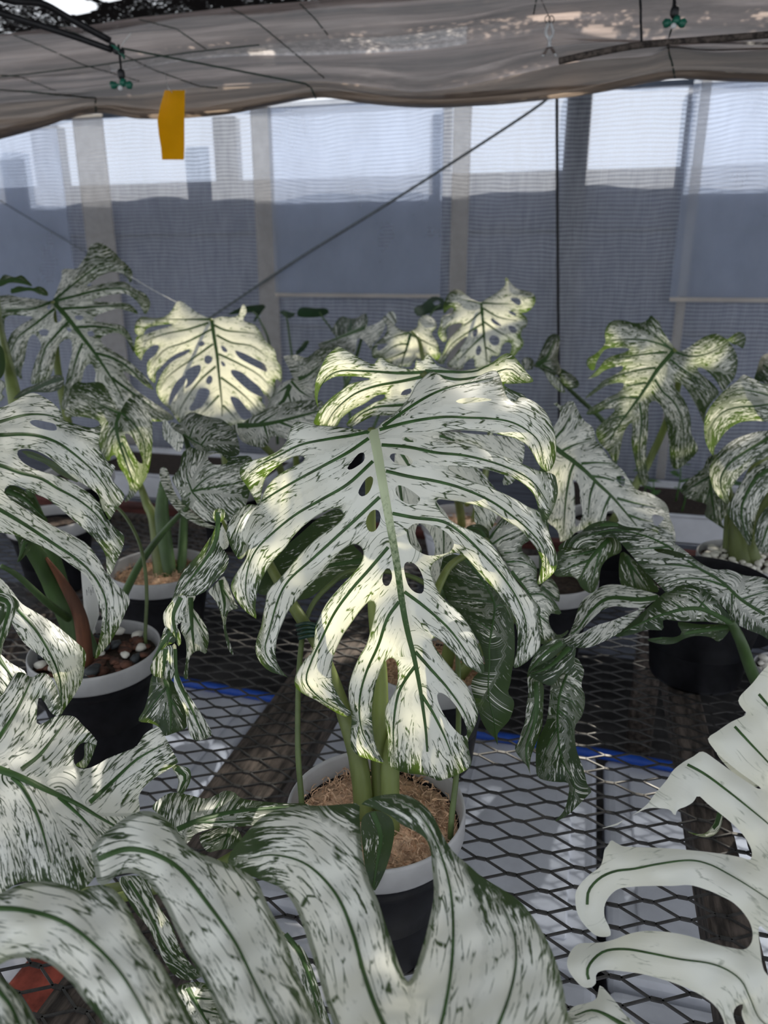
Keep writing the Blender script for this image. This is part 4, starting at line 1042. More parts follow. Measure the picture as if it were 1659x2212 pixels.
# ---------------------------------------------------------------- twisted level leaf at the right
pot('large black pot of dark soil standing under the twisted level leaf', 0, 0, r=.11, h=.19, fill='soil', name='plant_pot', cat='pot', c=Vector((.235, 1.33, BENCH_Z + .19)), dark_rim=True)
p6 = pot('monstera with a twisted level leaf reaching across the mesh bench', 0, 0, fill='soil', c=at_z(1790, 1600, BENCH_Z + .17))
T6 = dict(step=8.0, curl_w=24)
leaf(p6, [
 piece('M', '265,272 270,240 320,205 400,160 480,125 600,110 650,120 720,140 842,142 836,125 900,145 1000,200 1100,270 1200,350 1300,400 1400,402 1500,440 1680,495 1700,850 1600,830 1500,790 1420,742 1380,670 1300,590 1220,530 1130,503 1050,520 990,557 940,510 890,460 840,410 790,350 720,270 660,205 600,180 540,195 500,235 440,262 360,255 300,252',
   '265,272,1.03 600,110,1.08 660,205,1.05 900,300,1.05 1130,503,1.0 1400,402,1.06 1700,850,.97 1680,495,1.06 990,557,1.0 1420,742,.97', holes=['900,258 1000,268 1107,300 1100,326 1000,303 920,283'], mid='1640,700 1480,600 1350,480 1180,380 1000,250 820,170 600,140 330,230',
   veins=['1400,520 1250,470 1100,460 960,500', '1200,390 1050,370 900,370', '1000,250 860,260 740,270', '1420,560 1420,700', '1480,600 1600,560 1690,540'], green=.30, net=.7, edge=.7, curl=.012, vw=4, mw=6, **T6),
 piece('M', '420,147 480,100 560,78 640,85 720,115 837,130 830,143 720,141 640,122 560,112 480,126', '420,147,1.075 640,85,1.09 837,130,1.085', mid='430,140 620,100 820,135', green=.55, curl=.006, **T6),
 piece('M', '900,258 1000,268 1107,300 1100,328 1000,305 920,285', '900,258,1.085 1107,300,1.085 1000,305,1.08', green=.5, curl=.004, **T6),
 piece('M', '300,252 380,260 450,262 520,200 600,183 670,210 682,282 602,322 552,382 537,460 522,520 482,560 420,522 370,452 240,442 250,340 266,280', '300,252,1.05 670,210,1.08 240,442,1.04 482,560,1.05', mid='600,200 480,330 400,480', veins=['520,270 400,300 280,330', '470,340 360,380 270,420', '560,240 520,360 480,520'], green=.36, net=.9, curl=.014, **T6),
 piece('M', '680,290 760,330 830,400 900,480 932,552 800,532 680,502', '680,290,1.10 932,552,1.08 680,502,1.09', mid='720,310 780,520', veins=['740,360 860,530'], green=.36, net=.9, curl=.014, **T6),
 piece('M', '940,580 850,545 760,520 650,500 560,510 500,550 440,590 400,650 380,720 350,800 320,850 258,866 330,906 400,922 480,916 560,882 620,852 700,800 780,720 860,640', '940,580,1.02 650,500,1.06 380,720,1.0 258,866,.95 480,916,.95 780,720,1.0', holes=['398,832 480,740 560,670 640,645 720,653 807,660 720,702 620,742 520,772'], mid='930,585 800,600 600,590 480,680 390,800 280,862', green=.30, edge=.5, curl=.01, **T6),
 piece('M', '940,580 1020,528 1130,503 1220,530 1300,590 1380,680 1442,767 1350,762 1250,747 1150,747 1050,742 962,737 960,802 850,802 760,832 640,847 720,780 800,710', '940,580,1.01 1130,503,.995 1442,767,.965 640,847,.975 960,802,.98', mid='1420,760 1200,660 960,700 700,810', veins=['1300,700 1150,570 1050,560', '1100,670 1000,600', '1200,660 1240,600'], green=.34, net=1.0, curl=.01, **T6),
 piece('M', '1060,750 1200,765 1402,770 1392,822 1330,882 1280,852 1180,842 1100,862 1040,892 950,897 850,867 950,850 1040,850 1086,820', '1060,750,1.0 1402,770,.98 850,867,.97 1330,882,.98', mid='1400,780 1200,810 880,868', green=.46, net=.6, curl=.01, **T6),
 piece('M', '60,1092 90,1000 130,930 200,880 260,864 322,902 250,972 180,1022 110,1052', '60,1092,.92 260,864,.95 250,972,.94', mid='290,890 180,960 70,1080', green=.48, curl=.005, **T6),
 piece('M', '60,1096 120,1050 250,980 330,904 382,920 372,1010 390,1080 422,1152 350,1112 290,1092 240,1162 200,1172 130,1142', '60,1096,.915 330,904,.94 422,1152,.93 200,1172,.91', mid='340,920 200,1050 80,1095', green=.80, edge=.2, curl=.012, **T6)],
 'streaked grey leaf twisted with its underside showing')
petiole(p6, root_in(p6), [(1690, 1580, 1.08), (1632, 1470, 1.02), (1604, 1395, .985), (1588, 1360, .98), (1578, 1343, .975)], [.009, .0085, .008, .0075, .0065, .005], 'petiole_dark')

# small cup of pebbles at the right edge
pc = pot('seedling cup of white pebbles beside the large black pot', 0, 0, r=.050, h=.085, fill='pebble', name='pebble_cup', cat='cup', c=at_z(1700, 1440, BENCH_Z + .085), white=True, fill_drop=.012)

# ---------------------------------------------------------------- pebble pot at the right edge
p5 = pot('monstera with dark netted leaves in a pot of white pebbles', 1616, 1200, fill='pebble', fill_drop=.014)
N5 = dict(back=.2, green=.42, net=1.0, edge=.5, vw=4, mw=8, curl=.02)
leaf(p5, [
 piece('F', '1450,590 1400,640 1330,690 1260,750 1200,820 1150,890 1120,970 1112,1070 1130,1180 1190,1292 1200,1222 1240,1160 1290,1090 1360,1030 1440,995 1560,985 1720,990 1900,900 1900,650 1680,680 1560,640', '1450,590,1.23 1112,1070,1.22 1190,1290,1.20 1720,990,1.22 1900,700,1.28', mid='1900,800 1700,820', veins=['1700,840 1560,860 1400,870 1260,920 1160,1050 1150,1160', '1720,780 1560,740 1420,720 1300,760'], **N5),
 piece('F', '1900,880 1720,1050 1560,1080 1430,1120 1330,1170 1250,1240 1190,1320 1160,1400 1170,1500 1210,1600 1270,1662 1320,1702 1330,1600 1400,1480 1480,1400 1560,1340 1700,1265 1900,1100', '1900,950,1.24 1160,1400,1.18 1320,1700,1.16 1700,1265,1.2', mid='1850,990 1650,1140 1480,1240 1320,1360 1250,1500 1290,1650', **N5),
 piece('O', '1260,-60 1050,20 960,90 890,190 830,290 780,370 753,440 775,520 830,590 880,660 930,740 965,802 990,760 1000,680 1020,560 1060,420 1110,320 1180,250 1300,200', '1260,-60,1.22 753,440,1.15 965,800,1.13 1300,200,1.2', mid='1250,20 1050,130 940,300 890,480 950,740', **N5),
 piece('O', '1400,330 1180,400 1100,460 1040,560 1018,680 1040,800 1090,862 1180,850 1400,800', '1400,330,1.2 1018,680,1.13 1090,862,1.12 1400,800,1.17', mid='1390,420 1180,560 1080,800', **N5)],
 'dark green netted leaf with sunlit cream patches')
leaf(p5, [piece('O', '580,-60 520,60 400,150 318,230 350,322 450,362 560,402 538,500 620,562 680,602 742,642 702,560 760,470 762,300 720,100 700,-60', '580,-60,1.52 318,230,1.48 742,642,1.45 760,300,1.5', mid='640,-40 600,200 640,540', veins=['610,120 470,200 360,270', '600,220 560,360'], green=.60, edge=.3, curl=.02)], 'dull olive leaf hanging behind')
leaf(p5, [piece('F', '1540,642 1560,560 1600,440 1659,410 1740,400 1740,700 1600,652', '1540,640,1.7 1740,400,1.75 1740,700,1.68', mid='1740,600 1620,500', green=.5)])
r5 = root_in(p5, .0, .0)
petiole(p5, Vector((p5.location.x - .005, p5.location.y - .005, BENCH_Z + .14)), [(1597, 1160, 1.49), (1600, 1110, 1.50), (1640, 1000, 1.52), (1700, 890, 1.49), (1725, 865, 1.45)], [.026, .021, .017, .014, .010, .006])
petiole(p5, Vector((p5.location.x + .02, p5.location.y - .01, BENCH_Z + .14)), [(1618, 1180, 1.48), (1640, 1120, 1.48), (1690, 1030, 1.44)], [.018, .016, .012, .008])
petiole(p5, Vector((p5.location.x - .03, p5.location.y + .02, BENCH_Z + .14)), [(1575, 1080, 1.55), (1552, 1000, 1.56), (1548, 985, 1.525)], [.012, .010, .007, .004])
petiole(p5, Vector((p5.location.x + .03, p5.location.y + .04, BENCH_Z + .14)), [(1690, 1000, 1.6), (1700, 850, 1.72), (1690, 800, 1.71)], [.012, .010, .007, .004])

# ---------------------------------------------------------------- right middle leaf and the tall one behind it
p9 = pot('monstera with a long pale sloping leaf behind the twisted level leaf, in a black pot', 1180, 1240, fill='soil')
leaf(p9, [piece('G', '180,400 230,340 268,290 290,230 280,172 230,140 260,118 300,160 350,120 400,104 432,150 470,230 510,290 570,330 600,390 607,460 650,500 690,560 732,622 760,650 800,680 860,740 910,820 960,890 1000,915 1080,930 1160,970 1230,1020 1262,1080 1272,1150 1302,1220 1322,1300 1322,1392 1280,1372 1230,1332 1150,1292 1000,1310 800,1280 700,1260 500,1260 420,1292 380,1332 292,1372 280,1300 240,1240 178,1190 200,1100 250,1000 262,900 240,780 170,740',
  '180,400,1.18 400,104,1.20 1322,1392,1.14 292,1372,1.12 178,1190,1.14 980,900,1.19 700,800,1.16', holes=['405,815 440,830 465,900 470,1000 490,1090 480,1170 430,1240 425,1100 420,950 415,870', '795,785 850,778 872,810 860,872 820,850 790,810', '715,1100 760,1093 800,1140 817,1197 760,1197 700,1182 705,1130', '1113,1135 1160,1128 1222,1155 1190,1200 1150,1237 1120,1190'],
  mid='220,500 300,570 400,640 520,740 620,840 740,950 830,1050 930,1170 980,1230', veins=['300,560 420,500 540,470', '480,670 620,660 760,670', '800,980 950,1020 1150,1060', '900,1130 1050,1180 1120,1190', '240,450 330,340 390,220', '420,660 380,760 340,1000 320,1300', '600,830 560,950 540,1150', '740,960 690,1060 650,1190', '560,780 700,800 880,860'], green=.28, edge=.25, edge_w=14, vw=5, mw=9, curl=.012, back=.18)], 'long pale leaf with a white sunlit rim')
r9 = root_in(p9)
petiole(p9, r9, [(1175, 1150, 1.40), (1170, 1040, 1.42), (1190, 962, 1.38)], [.011, .010, .008, .005], 'petiole_dark')
p12 = pot('tall monstera with a grey green split leaf against the frosted sheet, in a black pot', 1318, 1112, fill='soil')
leaf(p12, [piece('F', '870,375 850,350 820,310 780,250 750,200 730,140 690,110 655,80 640,110 600,140 530,150 440,130 350,125 300,150 270,200 262,260 270,310 230,370 170,420 120,450 105,490 120,530 160,560 180,540 190,490 230,420 280,370 380,360 480,370 430,400 330,430 262,468 240,500 170,580 110,630 150,622 220,592 240,570 300,540 420,515 400,560 330,600 250,640 200,690 130,750 90,800 150,770 220,720 290,680 380,660 425,665 420,700 370,750 300,780 220,830 150,870 100,930 170,930 260,890 340,880 350,895 300,950 230,1010 190,1060 190,1110 230,1190 290,1250 330,1320 370,1330 390,1260 410,1150 430,1080 460,1030 490,1000 500,1060 490,1150 500,1230 520,1320 540,1420 560,1510 600,1552 642,1480 625,1400 615,1300 620,1200 630,1100 635,1000 635,900 645,840 680,815 720,830 760,890 780,980 800,1080 815,1180 820,1280 830,1360 870,1402 920,1380 980,1330 1040,1270 1062,1220 1030,1150 1002,1090 1000,1000 980,890 940,800 880,720 848,680 880,650 930,680 990,760 1040,850 1080,930 1100,990 1115,1012 1130,900 1200,800 1242,750 1200,680 1130,620 1060,560 1060,530 1110,540 1180,600 1240,680 1270,732 1320,680 1370,620 1395,540 1400,460 1380,390 1340,330 1312,297 1360,330 1410,345 1440,372 1465,320 1470,270 1440,230 1400,225 1350,260 1310,288 1260,260 1210,240 1130,260 1060,300 990,350 930,385 890,390',
  '870,375,1.62 655,80,1.615 105,490,1.62 1470,270,1.61 1400,460,1.61 600,1550,1.66 870,1400,1.66 300,1200,1.63 640,700,1.61', mid='855,385 800,450 720,540 640,660 560,780 480,890 400,1000 340,1090 300,1180',
  veins=['850,380 740,330 600,295 440,290 290,305', '800,400 650,410 450,440 270,470', '700,530 560,550 400,590 250,650', '620,660 500,680 350,720', '540,790 400,790 250,850', '450,940 320,970 220,1040', '870,400 1000,435 1150,410 1300,330', '820,460 950,560 1080,640 1170,740 1190,800', '690,630 760,740 860,830 930,1000 940,1250', '560,830 580,1000 560,1200 580,1450', '850,390 700,260 620,180'], green=.44, net=.3, edge=.6, vw=4, mw=8, step=7, curl=.012, curl_w=20)], 'grey green split leaf with sunlit upper corner')
leaves(p12, [piece('E', '1215,962 1250,900 1290,800 1340,700 1400,668 1452,700 1440,800 1430,900 1462,1000 1400,1042 1300,982', '1215,962,1.78 1400,668,1.86 1462,1000,1.75', mid='1240,950 1330,880 1410,720', veins=['1270,930 1380,900', '1290,950 1400,1000'], green=.36, step=6),
   piece('E', '1310,990 1400,1040 1460,1110 1502,1192 1440,1182 1350,1092', '1310,990,1.77 1500,1190,1.72 1400,1040,1.75', green=.22, step=6),
   piece('E', '1440,980 1520,1010 1600,1070 1622,1130 1560,1162 1470,1112', '1440,980,1.76 1620,1130,1.72 1470,1110,1.74', green=.4, step=6),
   piece('E', '1105,930 1120,890 1165,878 1210,900 1218,950 1190,990 1140,992 1110,970', '1105,930,1.82 1218,950,1.80 1165,878,1.83', green=.25, step=5)], 'small curled grey leaf')
r12 = root_in(p12)
petiole(p12, r12, [(1400, 1000, 1.88), (1455, 870, 1.78), (1470, 780, 1.68), (1456, 756, 1.63)], [.011, .010, .008, .006, .004])
petiole(p12, r12 + Vector((-.04, 0, 0)), [(1330, 960, 1.9), (1240, 850, 1.84), (1165, 792, 1.79)], [.009, .007, .005, .003], 'petiole_dark')

# ---------------------------------------------------------------- back left
p7 = pot('monstera with a bright sunlit cream leaf backed by the screen, in a black pot', 500, 1042, fill='soil')
leaf(p7, [piece('C', '815,285 760,265 690,230 620,180 560,135 520,125 495,150 460,210 400,265 300,280 200,265 150,300 125,370 140,420 200,430 240,370 330,345 470,330 430,355 330,385 240,420 150,440 125,540 135,600 170,640 190,660 200,620 240,560 300,520 350,530 310,610 250,660 240,720 250,800 310,862 320,770 350,730 440,640 520,590 630,555 590,600 510,640 440,690 380,760 350,820 320,900 340,980 400,1060 430,1080 500,1180 560,1240 700,1255 900,1255 1050,1245 1150,1205 1250,1150 1302,1080 1262,1020 1300,960 1362,1062 1422,1020 1380,900 1400,820 1442,852 1440,720 1400,650 1380,560 1300,480 1240,380 1190,330 1100,300 1132,220 1105,150 1080,190 1060,250 1000,270 900,265 850,280',
  '815,285,1.66 520,125,1.655 125,370,1.63 1105,150,1.655 1440,720,1.64 320,900,1.66 700,1255,1.72 1050,1245,1.72 880,700,1.67',
  holes=['592,790 530,820 470,900 435,1000 440,1062 480,1000 530,920 580,850', '712,698 640,715 580,770 600,850 575,912 640,870 700,790 722,740', '700,920 760,905 802,930 790,980 740,1060 700,1090 640,1112 618,1080 660,1020', '1028,570 1100,590 1200,640 1290,690 1312,762 1240,730 1140,680 1060,630', '996,742 1080,760 1180,840 1250,900 1292,982 1230,972 1140,920 1050,840 1000,785', '988,980 1060,1000 1120,1070 1182,1152 1110,1192 1050,1130 1000,1040',
   '760,620 800,613 827,650 790,692 753,670', '900,525 940,540 962,582 920,577', '905,660 940,690 935,717 905,695', '768,830 800,788 827,820 810,867 773,867', '698,500 740,484 757,515 710,532'],
  mid='820,300 840,450 865,600 880,750 895,900 910,1050 910,1160', veins=['800,290 600,290 400,290', '790,320 600,380 400,420 200,490', '815,380 600,490 400,560 280,700', '830,510 650,640 450,780 350,900', '855,710 700,850 560,1050 520,1150', '885,970 780,1080 720,1140', '840,340 950,390 1150,410 1240,430', '860,430 1000,500 1180,530 1330,640', '880,600 1050,680 1230,780 1350,900', '900,810 1050,920 1180,1040 1250,1130', '920,1060 980,1120 1040,1190'],
  back=.25, green=.09, edge=.9, edge_w=10, vw=4, mw=7, step=6, curl=.010, curl_w=16)], 'sunlit cream leaf with many holes')
petiole(p7, root_in(p7), [(485, 980, 2.02), (475, 850, 2.06), (462, 740, 2.0), (456, 690, 1.915)], [.011, .010, .008, .006, .004])
p8 = pot('monstera with a big grey leaf rising highest at the back, in a black pot', 190, 1010, fill='soil')
leaf(p8, [piece('B', '470,620 490,580 520,500 550,420 560,340 620,335 690,330 740,260 780,200 800,140 850,105 910,105 980,150 1040,200 1080,250 1130,290 1180,350 1187,410 1165,467 1130,400 1060,365 980,365 880,410 770,490 850,480 960,460 1060,450 1130,455 1200,510 1290,550 1337,610 1346,670 1300,747 1270,690 1220,620 1130,560 1020,560 930,580 830,620 1000,635 1120,640 1190,670 1242,742 1170,720 1050,690 950,720 850,760 850,800 950,820 1080,840 1140,890 1180,960 1207,1060 1192,1082 1130,960 1060,910 960,920 900,960 930,1020 1010,1070 1110,1130 1200,1200 1300,1300 1382,1422 1300,1380 1200,1300 1100,1250 1200,1400 1330,1500 1450,1580 1560,1680 1350,1700 1250,1640 1080,1640 1000,1520 900,1400 850,1340 860,1280 830,1200 790,1190 750,1250 730,1340 650,1480 580,1602 550,1560 570,1450 590,1330 620,1200 645,1080 640,980 600,960 540,1000 500,1080 490,1180 450,1300 380,1340 280,1372 290,1250 330,1120 370,1020 310,920 260,960 240,1040 220,1150 190,1260 202,1332 130,1270 60,1180 50,1080 70,980 110,900 200,830 290,780 270,760 60,760 40,900 0,1000 -60,1020 -80,640 60,570 170,590 300,600 440,625',
  '470,620,1.50 850,105,1.62 1346,670,1.50 -60,1020,1.44 190,1260,1.40 1100,1600,1.36 1560,1680,1.34 560,1580,1.38 740,960,1.45',
  holes=['668,760 720,750 752,770 720,797 680,787', '498,700 540,730 552,790 500,822 478,760', '348,890 400,873 437,890 420,932 370,932', '598,860 640,868 632,902 605,892', '783,900 830,893 847,930 800,942', '418,680 450,653 462,690 430,702'],
  mid='470,620 560,720 650,830 750,960 850,1090 950,1240 1050,1400 1110,1520', veins=['480,620 600,520 750,400 850,330 1000,290', '500,620 700,570 900,520 1100,510 1240,580', '560,690 750,680 950,670 1120,660', '680,860 850,850 1050,880 1150,940', '860,1090 1000,1130 1150,1220 1300,1370', '1000,1310 1150,1420 1400,1600', '460,630 300,690 100,700 0,710', '490,690 300,840 150,960 90,1100', '610,810 480,950 400,1060 330,1300', '740,1000 680,1150 630,1350'],
  back=.30, green=.38, edge=.5, vw=5, mw=9, step=7, curl=.02, curl_w=18)], 'big grey leaf with deep splits')
leaves(p8, [piece('B', '-40,470 0,430 40,385 130,410 190,390 250,440 292,492 200,470 90,460 10,492', '-40,470,1.75 292,490,1.72 130,410,1.76', mid='-20,470 130,430 280,488', green=.38, step=6),
   piece('B', '90,542 160,490 280,510 350,490 410,520 432,577 350,562 280,532 150,542', '90,540,1.7 432,577,1.7 350,490,1.73', mid='100,535 280,515 420,570', green=.3, step=6)], 'yellow green frilled lobes')
leaves(p8, [piece('B', '-60,1000 20,1040 46,1150 40,1260 0,1322 -60,1340', '-60,1000,1.4 46,1150,1.38 -60,1340,1.36', green=.7),
   piece('B', '-60,1320 40,1350 47,1400 10,1440 37,1470 30,1502 -60,1540', '-60,1320,1.34 47,1400,1.33 -60,1540,1.3', green=.1),
   piece('B', '120,1500 200,1420 300,1380 400,1330 480,1290 560,1290 577,1350 540,1412 450,1442 350,1442 280,1442 200,1482', '120,1500,1.28 577,1350,1.34 450,1440,1.28', mid='560,1310 400,1370 150,1490', green=.36)], 'small leaves at the stem')
petiole(p8, root_in(p8), [(150, 930, 1.98), (125, 800, 1.92), (118, 700, 1.86), (114, 652, 1.81)], [.014, .012, .009, .007, .005])
stem(p8, '35,880,1.42 28,840,1.42 18,790,1.45 0,700,1.6 -5,625,1.74', [.013, .012, .010, .006, .003])

# ---------------------------------------------------------------- left pots
p3 = pot('monstera with a small yellow green leaf in a white rimmed pot of moss', 345, 1222)
leaf(p3, [piece('H', '1080,280 1030,220 990,140 930,40 870,20 760,30 690,20 640,60 620,110 640,170 600,230 580,330 700,330 820,350 880,370 900,420 880,520 900,640 950,720 980,732 1000,680 1040,680 1060,760 1100,830 1140,900 1160,980 1130,1060 1108,1102 1170,1070 1240,990 1300,900 1330,820 1350,720 1365,600 1365,480 1360,360 1320,250 1280,160 1220,135 1150,170 1100,240',
  '1080,280,1.20 640,60,1.21 580,330,1.19 1108,1100,1.22 1365,500,1.19 1220,135,1.22', holes=['1118,480 1180,510 1240,620 1282,742 1240,742 1180,640 1140,560'], mid='1075,290 1040,420 1080,600 1150,800 1200,950', veins=['1060,300 950,250 800,180', '1090,300 1200,400 1290,560 1300,750', '1050,400 980,500 940,620', '1090,560 1150,700 1220,860'], back=.28, green=.56, edge=.4, vw=4, mw=7)], 'small yellow green leaf')
leaf(p3, [piece('px', '372,1032 388,1010 392,985 400,972 414,965 428,972 445,977 466,976 485,983 500,988 520,985 545,992 540,1060 525,1100 492,1126 455,1128 433,1118 410,1098 393,1078 386,1062 376,1046', '372,1032,1.16 414,965,1.20 545,992,1.18 455,1128,1.12', holes=['449,986 468,980 488,990 491,1001 465,1004 452,996'], mid='413,1062 450,1054 500,1046 540,1038', veins=['414,1060 402,1020 408,985', '414,1062 450,1030 500,1012', '416,1064 440,1090 470,1118', '412,1064 400,1075'], green=.46, edge=.3, vw=3, mw=4),
   piece('px', '345,1030 347,1010 360,1012 368,1035 376,1060 392,1085 415,1105 450,1131 482,1142 440,1138 400,1118 370,1088 352,1052', '345,1030,1.20 482,1142,1.16 360,1012,1.22', green=.42, edge=.3)], 'grey heart shaped leaf')
leaf(p3, [piece('C', '530,1230 570,1160 640,1120 700,1135 800,1165 900,1180 980,1240 1032,1300 1062,1400 1062,1502 960,1522 850,1472 760,1482 690,1462 600,1362 550,1322 480,1282 440,1202', '530,1230,1.34 1062,1500,1.24 640,1120,1.38 690,1460,1.26', mid='560,1320 680,1390 800,1460', veins=['620,1350 660,1250 740,1180', '720,1420 800,1320 920,1270'], green=.52, edge=.3, vw=3, mw=4),
   piece('C', '390,1180 480,1282 560,1332 562,1422 520,1482 440,1402 380,1342', '390,1180,1.36 562,1420,1.28 380,1340,1.34', green=.34, edge=.3)], 'dark grey folded leaf')
r3 = root_in(p3)
petiole(p3, r3, [(335, 1130, 1.48), (318, 1090, 1.51), (300, 1040, 1.52)], [.014, .012, .009, .006])
petiole(p3, r3 + Vector((.012, .01, 0)), [(350, 1120, 1.47), (352, 1060, 1.48), (348, 1040, 1.47)], [.016, .014, .010, .003], 'petiole_dark', 'leaf_sheath')
stem(p3, '268,1285,1.30 300,1222,1.27 340,1165,1.24 380,1120,1.21 405,1098,1.16', [.007, .0065, .0055, .0045, .0035], mat='petiole_dark')
petiole(p3, r3 + Vector((.03, .02, 0)), [(400, 1080, 1.52), (410, 990, 1.45), (398, 938, 1.345)], [.010, .008, .006, .004], 'petiole_dark')
tag(tube('support_hoop', stake_foot(314, 1371) + [at_d(317, 1290, 1.165), at_d(312, 1220, 1.172), at_d(296, 1160, 1.19), at_d(262, 1105, 1.22), at_d(225, 1085, 1.25), at_d(190, 1100, 1.22)], .0028, M['stake'], None, 8), 'thin green wire hoop arching out of the pot of bark chips', 'plant support')

p2 = pot('monstera with a white leaf of long arching lobes in a black pot of bark chips', 205, 1398, fill='bark', fill_drop=.022)
half = piece('T', '-20,165 60,135 130,95 190,75 250,100 310,140 350,190 365,230 420,250 500,270 545,270 577,253 570,300 560,370 580,430 620,475 656,490 640,530 632,560 670,610 706,650 700,690 660,740 630,790 615,802 590,760 570,690 555,650 500,610 420,560 350,500 290,450 220,410 160,395 110,398 98,425 130,470 200,510 300,540 400,580 500,640 560,700 610,780 640,830 690,870 707,895 697,960 660,1040 640,1090 615,1117 605,1060 600,1000 560,930 500,870 430,810 350,740 270,680 200,650 140,620 80,600 40,608 24,640 60,680 120,720 200,770 300,830 420,890 500,940 560,1020 600,1090 660,1160 737,1245 715,1320 680,1400 630,1490 580,1550 538,1592 560,1500 575,1420 580,1350 560,1270 530,1180 480,1110 400,1050 300,980 200,930 100,890 -20,870 -140,900 -140,1050 -20,1110 60,1190 120,1270 200,1320 280,1370 360,1430 430,1490 475,1530 490,1570 480,1640 465,1720 420,1800 370,1870 345,1912 335,1880 340,1830 330,1760 300,1680 260,1600 200,1550 130,1490 70,1390 40,1320 -20,1260 -200,1200 -260,600 -200,200',
  '-200,300,.90 -200,1100,.86 190,75,1.04 577,253,1.03 706,650,1.00 615,800,1.00 707,895,.97 615,1115,.97 737,1245,.95 540,1590,.93 490,1570,.90 345,1910,.89 200,600,.95 200,1350,.88',
  holes=['168,240 200,229 260,239 312,254 322,287 270,287 200,266'], mid='-230,300 -220,700 -160,1150', veins=['-220,350 -100,310 0,315 120,310 220,320 330,360 430,430 540,530 620,640', '-220,450 -100,470 0,487 120,530 230,560 330,620 440,680 540,760 620,860', '-220,650 -100,690 0,740 150,830 300,930 420,1010 520,1100 600,1250 600,1450', '-200,1000 -20,1180 110,1320 200,1420 280,1550 340,1700 350,1860', '-220,320 0,240 150,200 260,200 340,220'],
  green=.06, edge=.9, edge_w=20, vw=8, mw=14, step=8, curl=.008)
mm = pts('-228,300,.90 -160,1150,.865', 'T')
leaf(p2, [half, mirror_piece(half, at_d(*mm[0]), at_d(*mm[1]))], 'white leaf with long arching lobes')
leaves(p2, [piece('H', '190,640 300,650 450,720 560,770 640,820 712,870 702,922 620,892 520,842 400,752 280,702', '190,640,1.1 712,870,1.1 400,750,1.08', mid='200,650 450,750 690,900', green=.50),
   piece('H', '40,1000 100,945 200,980 300,1050 350,1150 432,1262 380,1252 280,1182 150,1112 60,1062', '40,1000,1.08 432,1262,1.06 100,945,1.09', mid='60,990 220,1070 400,1240', green=.45),
   piece('H', '168,1418 290,1470 240,1560 150,1647 175,1560', '168,1418,1.0 290,1470,1.0 150,1645,.99', mid='230,1450 160,1630', green=.5)], 'yellow green lobes seen between the arching lobes')
r2 = root_in(p2, -.01, .0)
petiole(p2, r2, [(160, 1350, 1.12), (120, 1270, 1.10), (80, 1200, 1.05), (0, 1080, .98), (-70, 985, .91)], [.020, .019, .016, .012, .008, .006], 'petiole_dark', 'leaf_sheath')
petiole(p2, r2 + Vector((.005, -.02, 0)), [(175, 1340, 1.09), (140, 1265, 1.08), (100, 1205, 1.05)], [.012, .010, .007, .002], 'sheath', 'dry_sheath')
petiole(p2, r2 + Vector((-.030, .035, 0)), [(142, 1290, 1.18), (118, 1210, 1.16), (90, 1130, 1.12), (60, 1050, 1.09)], [.014, .012, .010, .008, .004], 'petiole_dark')
stem(p2, '160,1345,1.12 100,1300,1.04 40,1245,1.0 2,1222,.98', [.006, .005, .004, .003], mat='petiole_dark')
pt = thing('plant_tag', 'white plastic plant tag stuck in the bark chips', 'plant tag', at_d(198, 1345, 1.16))
a = [at_d(176, 1235, 1.17), at_d(208, 1238, 1.165), at_d(213, 1330, 1.15), at_d(198, 1375, 1.145), at_d(184, 1332, 1.155)]
nb = Vector((.1, 1, .1)) * .0012
V = [q - nb for q in a] + [q + nb for q in a]
F = [(4, 3, 2, 1, 0), (5, 6, 7, 8, 9)] + [(k, (k + 1) % 5, 5 + (k + 1) % 5, 5 + k) for k in range(5)]
obj('tag_blade', new_mesh('tag_blade', shift(V, pt), F, [M['tag_white']], False), pt)
for k in range(4):
    q = at_d(188 + k * 4.5, 1286 - (k % 2) * 5, 1.150)
    tube('pencil_stroke', [q, q + Vector((.0004, -.0004, .010)), q + Vector((.0018, -.0004, .005 + .003 * (k % 2)))], .0003, M['cord_grey'], pt, 5, 2)

p7b = pot('leafless black pot of dark stones in the shade behind the bark pot', 108, 1115, fill='bark', name='plant_pot', cat='pot', detail=False)

